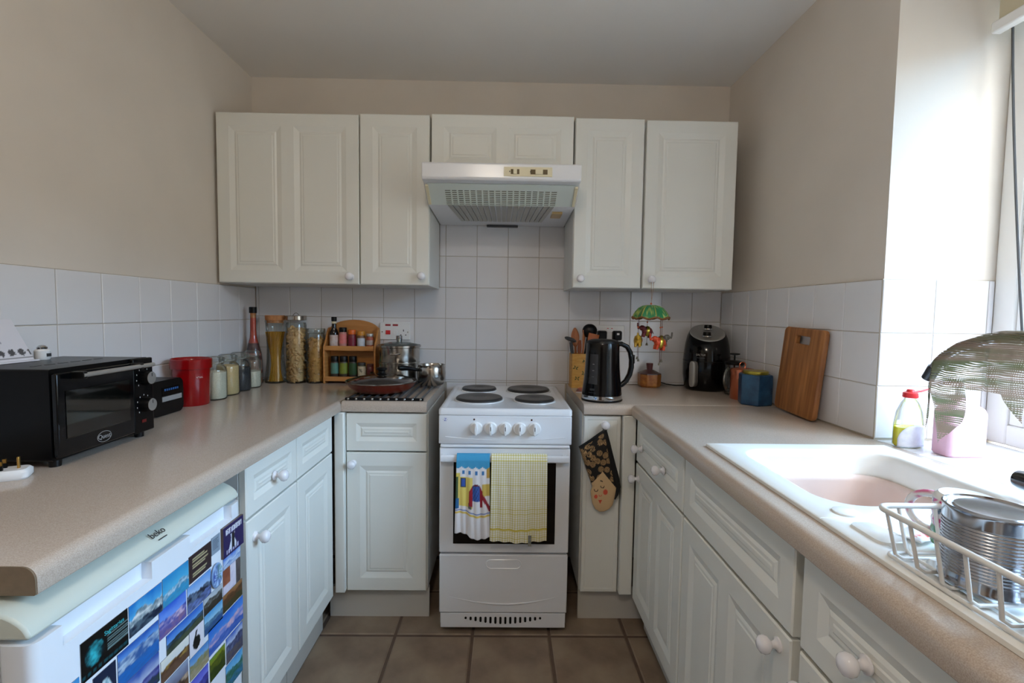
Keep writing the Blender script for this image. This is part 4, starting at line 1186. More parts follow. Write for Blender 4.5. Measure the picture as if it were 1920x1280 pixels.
pj2 = pasta_jar('pasta_jar', 'shorter glass jar of fusilli pasta beside the spice rack', -0.908, -0.062, 0.042, 0.252, GLASS, mat('fusilli_gold', C(190, 142, 76), 0.55, var=0.2, vscale=30), False)
build('glass_lid', G().lathe([(0.040, 0.236), (0.043, 0.240), (0.043, 0.256), (0.041, 0.260), (0.001, 0.260)], (0, 0, 0), 32), GLASS, pj2)

# ---- spice rack
rk = thing('spice_rack', 'small two-tier pine spice rack with an arched back', 'spice rack', (-0.738, -0.052, ZW))
RW = 0.124
arch = [(-RW, 0.0), (RW, 0.0), (RW, 0.245)] + [(RW * math.cos(PI * k / 16), 0.245 + 0.058 * math.sin(PI * k / 16)) for k in range(1, 16)] + [(-RW, 0.245)]
build('back_panel', G().prism(arch, 'y', 0.036, 0.044), WOODL, rk, smooth=30)
side = [(-0.046, 0.0), (0.036, 0.0), (0.036, 0.265), (0.022, 0.262), (0.004, 0.245), (-0.012, 0.215), (-0.030, 0.195), (-0.042, 0.180), (-0.046, 0.160)]
for s in (-1, 1):
    build('side_panel', G().prism(side, 'x', s * RW - (0.009 if s > 0 else 0), s * RW + (0.009 if s < 0 else 0)), WOODL, rk, bevel=0.002)
for z in (0.012, 0.158):
    build('shelf', G().box(-RW + 0.009, RW - 0.009, -0.040, 0.036, z, z + 0.008), WOODL, rk, smooth=0)
    build('shelf_rail', G().box(-RW + 0.009, RW - 0.009, -0.046, -0.040, z, z + 0.022), WOODL, rk, bevel=0.001)
def spice(label, x, z, r, h, cap, caph, body, lab, lab0, lab1, name='spice_jar', sh=0.0):
    t = thing(name, label, 'spice jar', (x, -0.058, ZW + z), group='jars in the spice rack')
    hb = h - caph
    build('jar_body', G().lathe([(r * 0.95, 0.0), (r, 0.003), (r, hb * 0.90), (r * 0.86, hb)], (0, 0, 0), 20), body, t)
    if lab: build('jar_label', G().lathe([(r * 1.01, hb * lab0), (r * 1.01, hb * lab1)], (0, 0, 0), 20, cap0=False, cap1=False), lab, t)
    build('jar_cap', G().lathe([(r * 0.93, hb), (r * 0.95, hb + 0.002), (r * 0.95, h - 0.002), (r * 0.88, h)], (0, 0, 0), 20), cap, t)
    return t
def pm(n, c, r=0.4, v=0.08, s=60): return mat(n, C(*c), r, var=v, vscale=s)
S1 = 0.1665; S0 = 0.0205
t = thing('sauce_bottle', 'dark soy sauce bottle with a white label on the spice rack', 'bottle', (-0.822, -0.058, ZW + S1))
build('bottle_body', G().lathe([(0.019, 0.0), (0.0205, 0.003), (0.0205, 0.068), (0.017, 0.082), (0.011, 0.098), (0.0105, 0.132)], (0, 0, 0), 22), pm('soy_dark', (24, 14, 12), 0.1), t)
build('bottle_label', G().lathe([(0.0208, 0.006), (0.0208, 0.064)], (0, 0, 0), 22, cap0=False, cap1=False), mat('soy_label', C(206, 198, 196), 0.6, vscale=40, col2=C(186, 150, 130)), t)
build('neck_band', G().lathe([(0.0112, 0.118), (0.0112, 0.128)], (0, 0, 0), 18, cap0=False, cap1=False), CREAMP, t)
build('bottle_cap', G().lathe([(0.0125, 0.130), (0.0125, 0.148), (0.011, 0.150)], (0, 0, 0), 18), BLKPL, t)
spice('pink-labelled spice jar with a black cap', -0.779, S1, 0.0185, 0.100, BLKPL, 0.022, pm('spice_salt', (190, 130, 120)), pm('pink_label', (214, 120, 116)), 0.30, 0.88)
spice('dark red spice jar with an orange cap', -0.7365, S1, 0.0190, 0.090, pm('orange_cap', (222, 104, 30), 0.35), 0.022, pm('spice_red', (110, 28, 34)), pm('red_label', (120, 24, 44)), 0.15, 0.75)
spice('spice jar with an ochre cap and white label', -0.693, S1, 0.0190, 0.083, pm('ochre_cap', (196, 128, 34), 0.35), 0.020, pm('spice_brown', (120, 80, 50)), pm('white_label', (196, 200, 206)), 0.15, 0.80)
spice('short spice jar with a silver cap', -0.651, S1, 0.0170, 0.072, SILVP, 0.014, pm('spice_paprika', (156, 70, 40)), pm('grey_white_label', (170, 150, 140)), 0.30, 0.70)
spice('herb jar with a mint green label on the lower shelf', -0.820, S0, 0.0190, 0.108, BLKPL, 0.026, pm('herb_dark', (60, 50, 40)), pm('mint_label', (84, 128, 114)), 0.30, 0.92)
spice('herb jar with a lime green label on the lower shelf', -0.777, S0, 0.0195, 0.108, BLKPL, 0.026, pm('herb_dark2', (66, 54, 40)), pm('lime_label', (118, 130, 44)), 0.30, 0.92)
spice('herb jar with a dark green label on the lower shelf', -0.733, S0, 0.0195, 0.108, BLKPL, 0.026, pm('herb_dark3', (54, 46, 40)), pm('dark_green_label', (44, 74, 40)), 0.25, 0.92)
t = spice('low jar with a cream label on the lower shelf', -0.690, S0, 0.0195, 0.078, DGREY, 0.012, pm('jar_olive', (90, 90, 60)), pm('cream_label', (206, 196, 168)), 0.12, 0.92)
text('label_print', '%', 0.022, DARKP, t, (0, -0.0200, 0.040), FRONT, 0.0002)
spice('small jam-red jar on the lower shelf', -0.648, S0, 0.0180, 0.072, pm('dark_red_cap', (90, 40, 40), 0.4), 0.012, pm('jam_red', (96, 40, 42), 0.2), None, 0, 0)

# ---- sockets on the back wall
def screw(parent, x, z):
    build('screw', G().lathe([(0.003, 0), (0.003, 0.001), (0.001, 0.0014)], (x, -0.0088, z), 10, '-y'), STEEL, parent)
so = thing('cooker_socket', 'white cooker switch plate with red switch and single socket', 'socket', (-0.5425, 0, 1.135))
build('plate', G().rings([[(x, y, z) for x, z in rrect(0, 0, 0.074 - d, 0.043 - d, 0.004, 3)] for y, d in ((0.001, 0), (-0.006, 0), (-0.0085, 0.002))]), WHITEP, so, smooth=40)
for x in (-0.034, 0.002):
    build('indicator', G().box(x - 0.013, x + 0.013, -0.0092, -0.008, 0.025, 0.034), pm('red_neon', (150, 40, 50), 0.3), so, smooth=0)
build('red_switch', G().box(-0.044, -0.022, -0.014, -0.008, -0.016, 0.004), REDI, so, bevel=0.001)
build('white_switch', G().box(-0.008, 0.012, -0.012, -0.008, -0.018, 0.004), WHITEP, so, bevel=0.001)
build('pin_hole', G().box(0.040, 0.0435, -0.009, -0.008, -0.002, 0.008), BLKPL, so, smooth=0)
for x in (0.029, 0.053):
    build('pin_hole', G().box(x - 0.003, x + 0.003, -0.009, -0.008, -0.0205, -0.0165), BLKPL, so, smooth=0)
screw(so, -0.062, -0.004); screw(so, 0.063, -0.004)
so = thing('double_socket', 'white double wall socket behind the kettle', 'socket', (0.513, 0, 1.135))
build('plate', G().rings([[(x, y, z) for x, z in rrect(0, 0, 0.073 - d, 0.043 - d, 0.004, 3)] for y, d in ((0.001, 0), (-0.006, 0), (-0.0085, 0.002))]), WHITEP, so, smooth=40)
for x in (-0.010, 0.010):
    build('switch', G().box(x - 0.006, x + 0.006, -0.012, -0.008, 0.010, 0.030), WHITEP, so, bevel=0.001)
    build('red_mark', G().box(x - 0.004, x + 0.004, -0.0125, -0.0118, 0.026, 0.029), REDI, so, smooth=0)
for label, x in (('black plug in the wall socket, half hidden by the kettle', 0.474), ('black plug with a small white label in the wall socket', 0.548)):
    t = thing('mains_plug', label, 'plug', (x, -0.0085, 1.128))
    build('plug_body', G().rings([[(a, y, b) for a, b in rrect(0, 0, 0.023 - d, 0.024 - d, 0.009, 4)] for y, d in ((0.0, 0), (-0.014, 0.0), (-0.026, 0.003), (-0.032, 0.008))]), BLKPL, t, smooth=40)
    if x > 0.5: build('plug_label', G().box(-0.006, 0.006, -0.0329, -0.0320, 0.004, 0.013), WHITEI, t, smooth=0)
    build('flex', G().tube([(0, -0.016, -0.022), (0.002, -0.02, -0.06), (0.006, -0.016, -0.12), (0.012, -0.012, -0.20), (0.016, -0.012, -0.235)], 0.003, 6), BLKPL, t)

# ---- roll-up rack and pans left of the cooker
rr_ = thing('pan_rack', 'black slatted roll-up rack under the pans', 'rack', (-0.468, -0.285, ZW))
for k in range(10):
    x = -0.140 + 0.280 * k / 9
    rod = build('rod', G().tube([(x, -0.235, 0.006), (x, 0.245, 0.006)], 0.0042, 8), DGREY, rr_)
    build('rod_end', G().lathe([(0.0045, 0.0), (0.0045, 0.004), (0.003, 0.005)], (x, -0.2345, 0.006), 10, '-y'), STEEL, rod)
for y in (-0.232, 0.242):
    build('end_strip', G().box(-0.152, 0.152, y - 0.005, y + 0.005, 0.0, 0.011), BLKPL, rr_, bevel=0.002)
ZR = ZW + 0.0112
fp = thing('frying_pan', 'red-brown frying pan under a domed glass lid on the slatted rack', 'pan', (-0.522, -0.345, ZR))
build('pan_body', G().lathe([(0.100, 0.0), (0.112, 0.004), (0.132, 0.020), (0.146, 0.040), (0.149, 0.041), (0.145, 0.038), (0.128, 0.018), (0.105, 0.006), (0.001, 0.006)], (0, 0, 0), 44), mat('copper_red_enamel', C(112, 34, 18), 0.3, var=0.08, vscale=10, coat=0.3), fp, smooth=50)
build('handle', G().tube([(-0.060, 0.125, 0.034), (-0.068, 0.142, 0.040), (-0.085, 0.175, 0.046), (-0.094, 0.192, 0.048)], [0.007, 0.008, 0.010, 0.009], 10), BLKPL, fp)
li = build('lid', G().lathe([(0.143, 0.001), (0.125, 0.010), (0.090, 0.020), (0.045, 0.027), (0.012, 0.029)], (0, 0, 0), 44, cap0=False, cap1=False), glass('lid_glass_tint', (0.34, 0.38, 0.36, 1), 0.12, 0.26, 0.6), fp, (0, 0, 0.0415), smooth=60)
build('lid_rim', G().lathe([(0.141, 0.0), (0.1475, 0.0005), (0.1475, 0.004), (0.142, 0.004)], (0, 0, 0), 44, cap0=False, cap1=False), STEEL, li)
build('lid_knob', G().lathe([(0.020, 0.026), (0.021, 0.030), (0.014, 0.034), (0.014, 0.044), (0.022, 0.049), (0.022, 0.055), (0.017, 0.058), (0.001, 0.059)], (0, 0, 0), 24), BLKPL, li)
st = thing('steamer_pot', 'stainless two-tier steamer pot with a glass lid', 'pot', (-0.502, -0.096, ZR))
RS = 0.094
build('pot_base', G().lathe([(RS * 0.95, 0.0), (RS, 0.004), (RS, 0.092), (RS * 1.04, 0.094), (RS * 1.04, 0.100), (RS, 0.101)], (0, 0, 0), 40), STEEL, st, smooth=40)
build('steamer_tier', G().lathe([(RS * 1.0, 0.101), (RS * 1.01, 0.104), (RS * 1.01, 0.166), (RS * 1.07, 0.169), (RS * 1.07, 0.173)], (0, 0, 0), 40), STEEL, st, smooth=40)
build('tier_handle', G().tube([(0.022 * math.cos(a), -RS * 1.02 - 0.016 * math.sin(a), 0.142) for a in [PI * k / 8 for k in range(9)]], 0.004, 8), CHROME, st)
ld = build('lid', G().lathe([(RS * 1.05, 0.174), (RS * 0.90, 0.182), (RS * 0.5, 0.191), (0.012, 0.194)], (0, 0, 0), 40, cap0=False, cap1=False), glass('lid_glass_green', (0.72, 0.80, 0.77, 1), 0.05, 0.10, 0.7), st, smooth=60)
build('lid_rim', G().lathe([(RS * 1.03, 0.173), (RS * 1.08, 0.1735), (RS * 1.08, 0.178), (RS * 1.04, 0.178)], (0, 0, 0), 40, cap0=False, cap1=False), STEEL, ld)
build('lid_knob', G().lathe([(0.012, 0.193), (0.013, 0.200), (0.015, 0.204), (0.0155, 0.220), (0.013, 0.222), (0.001, 0.222)], (0, 0, 0), 24), CHROME, ld)
sp = thing('saucepan', 'small bulbous steel saucepan with a black handle by the cooker', 'pan', (-0.340, -0.160, ZR))
build('pan_body', G().lathe([(0.050, 0.0), (0.056, 0.003), (0.064, 0.030), (0.066, 0.055), (0.063, 0.080), (0.060, 0.088), (0.063, 0.094), (0.061, 0.094), (0.057, 0.086), (0.062, 0.055), (0.060, 0.030), (0.052, 0.006), (0.001, 0.005)], (0, 0, 0), 40), STEEL, sp, smooth=50)
build('handle', G().tube([(-0.058, -0.018, 0.070), (-0.075, -0.026, 0.073), (-0.10, -0.045, 0.080), (-0.125, -0.068, 0.084), (-0.135, -0.078, 0.085)], [0.007, 0.009, 0.011, 0.013, 0.009], 10), BLKPL, sp, smooth=50)

# ================================================================== RIGHT WORKTOP OBJECTS
# ---- wooden utensil holder and its utensils
uh = thing('utensil_holder', 'square wooden utensil holder painted with olive leaves', 'holder', (0.352, -0.095, ZW), 0.05)
g = G()
ow = 0.041
g.rings([[(x, y, z) for x, y in rrect(0, 0, a, a, 0.004, 2)] for a, z in ((ow, 0.0), (ow, 0.160), (ow - 0.007, 0.160), (ow - 0.007, 0.008))])
build('box', g, mat('honey_painted_wood', C(186, 134, 58), 0.5, vscale=12, col2=C(206, 158, 80), stretch=(2, 2, 8)), uh, smooth=30)
rnd = random.Random(5)
LEAF = mat('olive_leaf_paint', C(80, 84, 34), 0.6, var=0.15)
for cx, cz in ((-0.016, 0.045), (0.020, 0.125), (0.016, 0.070), (0.024, 0.020), (-0.024, 0.095)):
    for k in range(4):
        a = 0.6 + k * 1.5 + rnd.uniform(-.3, .3)
        p = [(cx + 0.002 * math.cos(a) + math.cos(a) * q * 0.013 - math.sin(a) * s_ * 0.003 * math.sin(PI * q), cz + math.sin(a) * q * 0.013 + math.cos(a) * s_ * 0.003 * math.sin(PI * q)) for q, s_ in ((0, 0), (.3, 1), (.6, 1), (1, 0), (.6, -1), (.3, -1))]
        build('painted_leaf', G().prism(p, 'y', -ow - 0.0008, -ow + 0.0002), LEAF, uh, smooth=0)
def spoon(name, label, x, y, lean, top, r, w, m, kind='spoon', rz=0.0):
    """stands in the holder; lean = (dx, dy) from foot to top"""
    t = thing(name, label, 'utensil', (0.352 + x, -0.095 + y, ZW + 0.0085))
    foot = Vector((0, 0, 0)); tip = Vector((lean[0], lean[1], top))
    hl = 0.70
    d = tip - foot
    build('handle', G().tube([foot, foot + d * hl * 0.5, foot + d * hl], [r, r * 0.9, r], 8), m, t)
    ax = d.normalized(); sx = Vector((math.cos(rz), math.sin(rz), 0)); sx = (sx - ax * sx.dot(ax)).normalized(); n = ax.cross(sx)
    rs = []
    for q in range(11):
        f = q / 10
        if kind == 'spoon': ww = w * math.sin(PI * (0.08 + 0.88 * f)) ** 0.75
        elif kind == 'spatula': ww = r * 1.2 + (w - r * 1.2) * min(1, f * 1.6)
        else: ww = w
        c = foot + d * (hl * 0.96 + (1 - hl * 0.96) * f)
        dep = 0.004 if kind == 'spatula' else 0.005
        bow = 0.008 * math.sin(PI * f) if kind == 'spoon' else 0
        rs.append([c + sx * (ww * math.cos(a)) + n * (dep * math.sin(a) + bow * (1 - abs(math.cos(a)))) for a in [2 * PI * j / 14 for j in range(14)]])
    build('head', G().rings(rs), m, t, smooth=60)
    return t
spoon('wooden_spoon', 'broad wooden spoon standing at the back of the utensil holder', -0.008, 0.012, (-0.012, 0.012), 0.272, 0.005, 0.021, WOODS, rz=0.2)
spoon('wooden_spoon', 'smaller wooden spoon showing its edge in the utensil holder', -0.004, -0.016, (0.004, -0.006), 0.215, 0.0048, 0.018, mat('reddish_wood', C(146, 78, 46), 0.5, var=0.08, vscale=20), rz=1.0)
spoon('wooden_spatula', 'narrow wooden spatula leaning by the ladle', 0.012, 0.008, (0.012, 0.004), 0.262, 0.0048, 0.013, WOODS, 'spatula', rz=0.9)
spoon('wooden_spatula', 'wide orange-toned wooden spatula in the utensil holder', 0.018, -0.010, (0.050, 0.004), 0.245, 0.005, 0.027, mat('orange_wood', C(172, 96, 52), 0.5, var=0.06, vscale=20), 'spatula', rz=0.2)
t = thing('ladle', 'black plastic ladle with a round bowl in the utensil holder', 'utensil', (0.362, -0.082, ZW + 0.0085))
build('handle', G().tube([(0, 0, 0), (0.018, 0.006, 0.13), (0.032, 0.010, 0.235)], 0.005, 8), BLKPL, t)
g = G(); g.ball((0.040, 0.002, 0.258), 0.036, 1.0, 0.75, 0.95, 20, 12)
build('bowl', g, BLKPL, t, smooth=60)
t = thing('potato_masher', 'dark grey masher tilting out of the utensil holder', 'utensil', (0.330, -0.105, ZW + 0.0085))
build('handle', G().tube([(0, 0, 0), (-0.010, -0.004, 0.13), (-0.022, -0.010, 0.205)], [0.006, 0.007, 0.008], 8), DGREY, t)
g = G(); rot = Matrix.Rotation(0.35, 3, 'Y'); g.ball((-0.024, -0.011, 0.218), 0.030, 1, 0.9, 0.36, 18, 8, rot)
build('head', g, DGREY, t, smooth=60)
# ---- booklet under the kettle side
bk = thing('booklet', 'thin booklet with a purple and orange cover behind the kettle', 'booklet', (0.372, -0.225, ZW), -0.25)
o = build('cover', G().grid(lambda u, v: (-0.045 + 0.09 * u, -0.062 + 0.124 * v, 0.0055), 20, 20), PRINT, bk, smooth=0)
paint(o, lambda co: mixc(C(80, 50, 110), C(190, 90, 60), (fbm(co.x * 40 + 3, co.y * 40, 2) - 0.4) * 4))
build('pages', G().box(-0.0445, 0.0445, -0.0615, 0.0615, 0.0, 0.0053), mat('paper', C(206, 202, 206), 0.8), bk, smooth=0)
# ---- kettle
kt = thing('kettle', 'black electric jug kettle with a steel foot', 'kettle', (0.395, -0.438, ZW))
build('power_base', G().lathe([(0.082, 0.0), (0.083, 0.002), (0.083, 0.006), (0.081, 0.008)], (0, 0, 0), 44), BLKPL, kt)
build('steel_band', G().lathe([(0.0815, 0.008), (0.082, 0.010), (0.081, 0.024), (0.079, 0.025)], (0, 0, 0), 44), CHROME, kt)
bodyp = [(0.0805, 0.025), (0.078, 0.05), (0.073, 0.09), (0.0695, 0.14), (0.0675, 0.19), (0.0665, 0.228), (0.065, 0.232)]
build('jug', G().lathe(bodyp, (0, 0, 0), 44), BLKGLOSS, kt, smooth=40)
lid = G(); lid.lathe([(0.065, 0.232), (0.062, 0.240), (0.045, 0.246), (0.001, 0.248)], (0, 0, 0), 40)
build('lid', lid, BLKPL, kt, smooth=40)
build('spout', G().rings([[(-0.050 - 0.016 * f, y * (1 - f * 0.7), 0.205 + 0.030 * f + z * (1 - f * .5)) for y, z in ((-0.02, -0.012), (0.02, -0.012), (0.02, 0.01), (-0.02, 0.01))] for f in (0, 0.5, 1)]), BLKGLOSS, kt, bevel=0.003)
build('handle', G().rings([[Vector((x, 0, z)) + Vector((nx, 0, nz_)) * a + Vector((0, 1, 0)) * b for a, b in rrect(0, 0, 0.0095, 0.013, 0.007, 3)] for x, z, nx, nz_ in (
    (0.050, 0.226, -0.1, 1), (0.075, 0.229, 0.15, 1), (0.098, 0.218, 0.65, 0.75), (0.112, 0.195, 0.95, 0.3), (0.118, 0.165, 1, 0.1), (0.118, 0.135, 1, -0.1), (0.112, 0.105, 0.95, -0.35), (0.098, 0.078, 0.8, -0.6), (0.080, 0.062, 0.5, -0.85), (0.064, 0.056, 0.2, -1))]), BLKGLOSS, kt, smooth=50)
build('handle_switch', G().box(0.126, 0.131, -0.007, 0.007, 0.150, 0.185), DGREY, kt, bevel=0.002)
def arc_panel(prof, a0, a1, out, n=10):
    g = G()
    rs = []
    for r, z in prof:
        ring = [((r + out) * math.cos(a0 + (a1 - a0) * k / n), (r + out) * math.sin(a0 + (a1 - a0) * k / n), z) for k in range(n + 1)]
        ring += [((r - 0.002) * math.cos(a1 + (a0 - a1) * k / n), (r - 0.002) * math.sin(a1 + (a0 - a1) * k / n), z) for k in range(n + 1)]
        rs.append(ring)
    return g.rings(rs)
A0 = -2.28
gauge = build('water_gauge', arc_panel([(0.0755, 0.072), (0.0725, 0.095), (0.0695, 0.14), (0.0679, 0.178), (0.0675, 0.190)], A0 - 0.27, A0 + 0.27, 0.0008), mat('smoky_gauge', C(46, 46, 48), 0.25, var=0.08, vscale=30), kt, smooth=60)
for i, z in enumerate((0.10, 0.125, 0.150)):
    build('gauge_mark', G().box(-0.004, 0.004, -0.0004, 0.0004, -0.0008, 0.0008), GREYP, gauge, ((0.0725 - i * 0.0015) * math.cos(A0), (0.0725 - i * 0.0015) * math.sin(A0), z), smooth=0).rotation_euler = (0, 0, A0 + PI / 2)
for k in range(5):
    build('maker_mark', arc_panel([(0.0785, 0.046), (0.0778, 0.054)], A0 - 0.13 + k * 0.055, A0 - 0.09 + k * 0.055, 0.0004, 3), DGREY, kt, smooth=0)
build('maker_line', arc_panel([(0.0796, 0.0368), (0.0795, 0.0385)], A0 - 0.20, A0 + 0.20, 0.0004, 8), DGREY, kt, smooth=0)
# ---- hanging elephant mobile on a cabinet knob
mb = thing('hanging_mobile', 'green umbrella mobile with small fabric elephants hanging from a cabinet knob', 'mobile', (0.612, -0.352, 1.386))
build('hanging_string', G().tube([(-0.004, -0.006, -0.016), (-0.003, -0.006, -0.05), (0.0, -0.005, -0.095)], 0.0008, 5), mat('tan_string', C(170, 120, 80), 0.8), mb)
build('hanging_string', G().tube([(0.006, -0.006, -0.016), (0.004, -0.006, -0.05), (0.0, -0.005, -0.095), (0, 0, -0.115)], 0.0008, 5), MATS['tan_string'], mb)
can = G()
rs = []
NS = 160
for r, z in ((0.003, -0.112), (0.018, -0.113), (0.036, -0.117), (0.052, -0.127), (0.064, -0.142), (0.072, -0.156), (0.075, -0.168), (0.073, -0.168), (0.062, -0.145), (0.05, -0.131), (0.035, -0.121), (0.003, -0.116)):
    rs.append([(r * math.cos(2 * PI * k / NS) * (1 + 0.035 * math.cos(16 * PI * k / NS) * (r / 0.075)), r * math.sin(2 * PI * k / NS) * (1 + 0.035 * math.cos(16 * PI * k / NS) * (r / 0.075)), z + 0.004 * math.cos(16 * PI * k / NS) * (r / 0.075)) for k in range(NS)])
can.rings(rs)
o = build('canopy', can, print_mat('green_brocade', 0.45, 0.3, 300), mb, smooth=50)
def canopy_col(co):
    a = math.atan2(co.y, co.x); q = (a / (2 * PI) * 8) % 1
    if q < 0.03 or q > 0.97: return C(190, 160, 60)
    if hsh(int(a * 14), int(co.z * 240), 2) > 0.75: return C(170, 180, 90)
    return C(28, 120, 72)
paint(o, canopy_col)
build('canopy_trim', G().tube([(0.0755 * (1 + 0.035 * math.cos(16 * PI * k / 64)) * math.cos(2 * PI * k / 64), 0.0755 * (1 + 0.035 * math.cos(16 * PI * k / 64)) * math.sin(2 * PI * k / 64), -0.167 + 0.004 * math.cos(16 * PI * k / 64)) for k in range(64)], 0.0042, 6, closed=True), mat('bronze_braid', C(120, 76, 34), 0.5, var=0.3, vscale=200), mb)
build('top_bead', G().ball((0, 0, -0.106), 0.004, n=10, m=6), pm('orange_bead', (214, 96, 40), 0.3), mb)
def elephant(c, rz, m, m2, s=1.0, tilt=0.0):
    R3 = Matrix.Rotation(rz, 3, 'Z') @ Matrix.Rotation(tilt, 3, 'Y')
    c = Vector(c)
    q = lambda *v: c + R3 @ (Vector(v) * s)
    g = G()
    g.ball(q(0, 0, 0), 0.020 * s, 1.15, 0.8, 0.95, 14, 8, R3)
    g.ball(q(-0.022, 0, 0.010), 0.012 * s, 1, 0.9, 1.0, 12, 7, R3)
    g.tube([q(-0.030, 0, 0.010), q(-0.038, 0, 0.006), q(-0.042, 0, 0.016), q(-0.044, 0, 0.028)], [0.006 * s, 0.0048 * s, 0.0038 * s, 0.003 * s], 7)
    for sx in (-0.012, 0.013):
        for sy in (-0.008, 0.008):
            g.tube([q(sx, sy, -0.010), q(sx * 1.05, sy, -0.026)], [0.006 * s, 0.0055 * s], 7)
    for sy in (-1, 1):
        g.ball(q(-0.017, sy * 0.011, 0.010), 0.009 * s, 0.7, 0.25, 1.0, 10, 6, R3)
    g.tube([q(0.021, 0, 0.004), q(0.027, 0, -0.006)], 0.0015 * s, 5)
    e = build('elephant', g, m, mb, smooth=60)
    build('saddle', G().lathe([(0.0205 * s, -0.006 * s), (0.0215 * s, -0.002 * s), (0.0215 * s, 0.002 * s), (0.0205 * s, 0.006 * s)], (0, 0, 0), 16, 'x', cap0=False, cap1=False, sx=0.82, sy=0.98), m2, e, tuple(c)).rotation_euler = (0, tilt, rz)
    return e
ORG, MAR, GRYE, YEL, GRN = pm('orange_silk', (196, 70, 36), 0.4), pm('maroon_silk', (110, 44, 52), 0.4), pm('grey_silk', (96, 92, 84), 0.4), pm('mustard_silk', (190, 150, 44), 0.4), pm('moss_silk', (100, 110, 40), 0.4)
ST = mat('dark_red_string', C(90, 36, 44), 0.8)
for (x, y, z0, m, m2, rz, s, bz) in ((-0.058, -0.020, -0.262, YEL, GOLD, 1.3, 1.0, -0.33), (-0.036, 0.045, -0.262, GRN, ORG, 1.2, 0.95, -0.345), (-0.002, 0.040, -0.224, MAR, GOLD, 0.0, 1.05, -0.275),
                                  (0.028, -0.045, -0.268, ORG, GOLD, 0.2, 1.15, -0.352), (0.056, 0.020, -0.262, GRYE, GOLD, 2.9, 1.05, -0.345)):
    build('string', G().tube([(x, y, -0.165), (x, y, z0 + 0.015)], 0.0009, 5), ST, mb)
    build('bead', G().ball((x, y, -0.205 if z0 < -0.24 else -0.185), 0.0034, n=8, m=6), MATS['orange_bead'], mb)
    elephant((x, y, z0), rz, m, m2, s, 0.15)
    build('string', G().tube([(x, y, z0 - 0.015), (x, y, bz)], 0.0009, 5), ST, mb)
    build('bell', G().lathe([(0.006, 0.0), (0.0045, 0.006), (0.003, 0.011), (0.001, 0.012)], (x, y, bz - 0.010), 10), pm('bell_metal', (96, 90, 76), 0.35), mb)
# ---- wooden jar with a dark stopper
wj = thing('wooden_jar', 'carved honey-coloured wooden jar with a dark red stopper', 'jar', (0.700, -0.062, ZW))
def oct_(a, k=0.30): return [(a, -a * k * 1.6), (a, a * k * 1.6), (a * k * 1.6, a), (-a * k * 1.6, a), (-a, a * k * 1.6), (-a, -a * k * 1.6), (-a * k * 1.6, -a), (a * k * 1.6, -a)]
build('jar_body', G().rings([[(x, y, z) for x, y in oct_(a)] for a, z in ((0.043, 0.0), (0.050, 0.010), (0.051, 0.058), (0.050, 0.062))]), mat('carved_wood', C(130, 72, 26), 0.45, vscale=55, col2=C(172, 110, 46), bump=0.6, bscale=70), wj, smooth=30, bevel=0.002)
build('shoulder', G().rings([[(x, y, z) for x, y in oct_(a)] for a, z in ((0.051, 0.0622), (0.050, 0.066), (0.018, 0.082))]), pm('dark_lacquer', (66, 34, 30), 0.35), wj, smooth=30)
build('stopper', G().lathe([(0.014, 0.080), (0.0135, 0.084), (0.016, 0.112), (0.0155, 0.114), (0.001, 0.114)], (0, 0, 0), 20), pm('dark_red_wood', (84, 34, 34), 0.4), wj)
# ---- air fryer
af = thing('air_fryer', 'tall rounded black air fryer with a silver handle and slanted dial top', 'air fryer', (0.952, -0.118, ZW))
NA = 40
def af_ring(r, z, tilt=0.0):
    return [(r * math.cos(2 * PI * k / NA), r * math.sin(2 * PI * k / NA) * 1.0, z + tilt * (r * math.sin(2 * PI * k / NA)) + tilt * 0.25 * r * math.cos(2 * PI * k / NA)) for k in range(NA)]
build('housing', G().rings([af_ring(0.088, 0.0), af_ring(0.097, 0.010), af_ring(0.105, 0.07), af_ring(0.106, 0.12), af_ring(0.103, 0.17), af_ring(0.097, 0.215, 0.12), af_ring(0.090, 0.245, 0.30), af_ring(0.082, 0.262, 0.42), af_ring(0.076, 0.266, 0.45)]), BLKGLOSS, af, smooth=60)
tp = build('dial_plate', G().rings([af_ring(0.078, 0.2655, 0.45), af_ring(0.077, 0.2685, 0.45), af_ring(0.071, 0.2695, 0.45), af_ring(0.001, 0.2700, 0.45)]), SILVP, af, smooth=50)
for x, y, r in ((-0.016, -0.034, 0.020), (0.014, 0.030, 0.020)):
    z = 0.2695 + 0.45 * y + 0.45 * 0.25 * x
    kb = build('dial', G().lathe([(r, -0.004), (r, 0.003), (r * 0.9, 0.005), (r * 0.85, 0.016), (r * 0.8, 0.019), (0.001, 0.019)], (x, y, z), 24), BLKPL, tp)
    build('dial_ring', G().lathe([(r * 1.15, -0.003), (r * 1.12, 0.002), (r, 0.003)], (x, y, z), 24, cap0=False, cap1=False), CHROME, kb)
AF = -2.45
hr = 0.106
build('handle', G().rings([[((hr + d) * math.cos(AF) - t_ * math.sin(AF), (hr + d) * math.sin(AF) + t_ * math.cos(AF), z) for t_, d in [(q[0], q[1]) for q in rrect(0, 0.006, w, 0.020, min(w, 0.02) * 0.7, 4)]] for w, z in ((0.006, 0.022), (0.013, 0.028), (0.0165, 0.045), (0.0165, 0.115), (0.013, 0.132), (0.006, 0.138))]), SILVP, af, smooth=50)
text('maker_name', 'SALTER', 0.013, GREYP, af, (0.1055 * math.cos(-2.2), 0.1055 * math.sin(-2.2), 0.168), (PI / 2 - 0.06, 0, -2.2 + PI / 2), 0.0008, bend=0.105)
build('maker_line', arc_panel([(0.1042, 0.1535), (0.1040, 0.1565)], -2.2 - 0.17, -2.2 + 0.17, 0.0006, 8), DGREY, af, smooth=0)
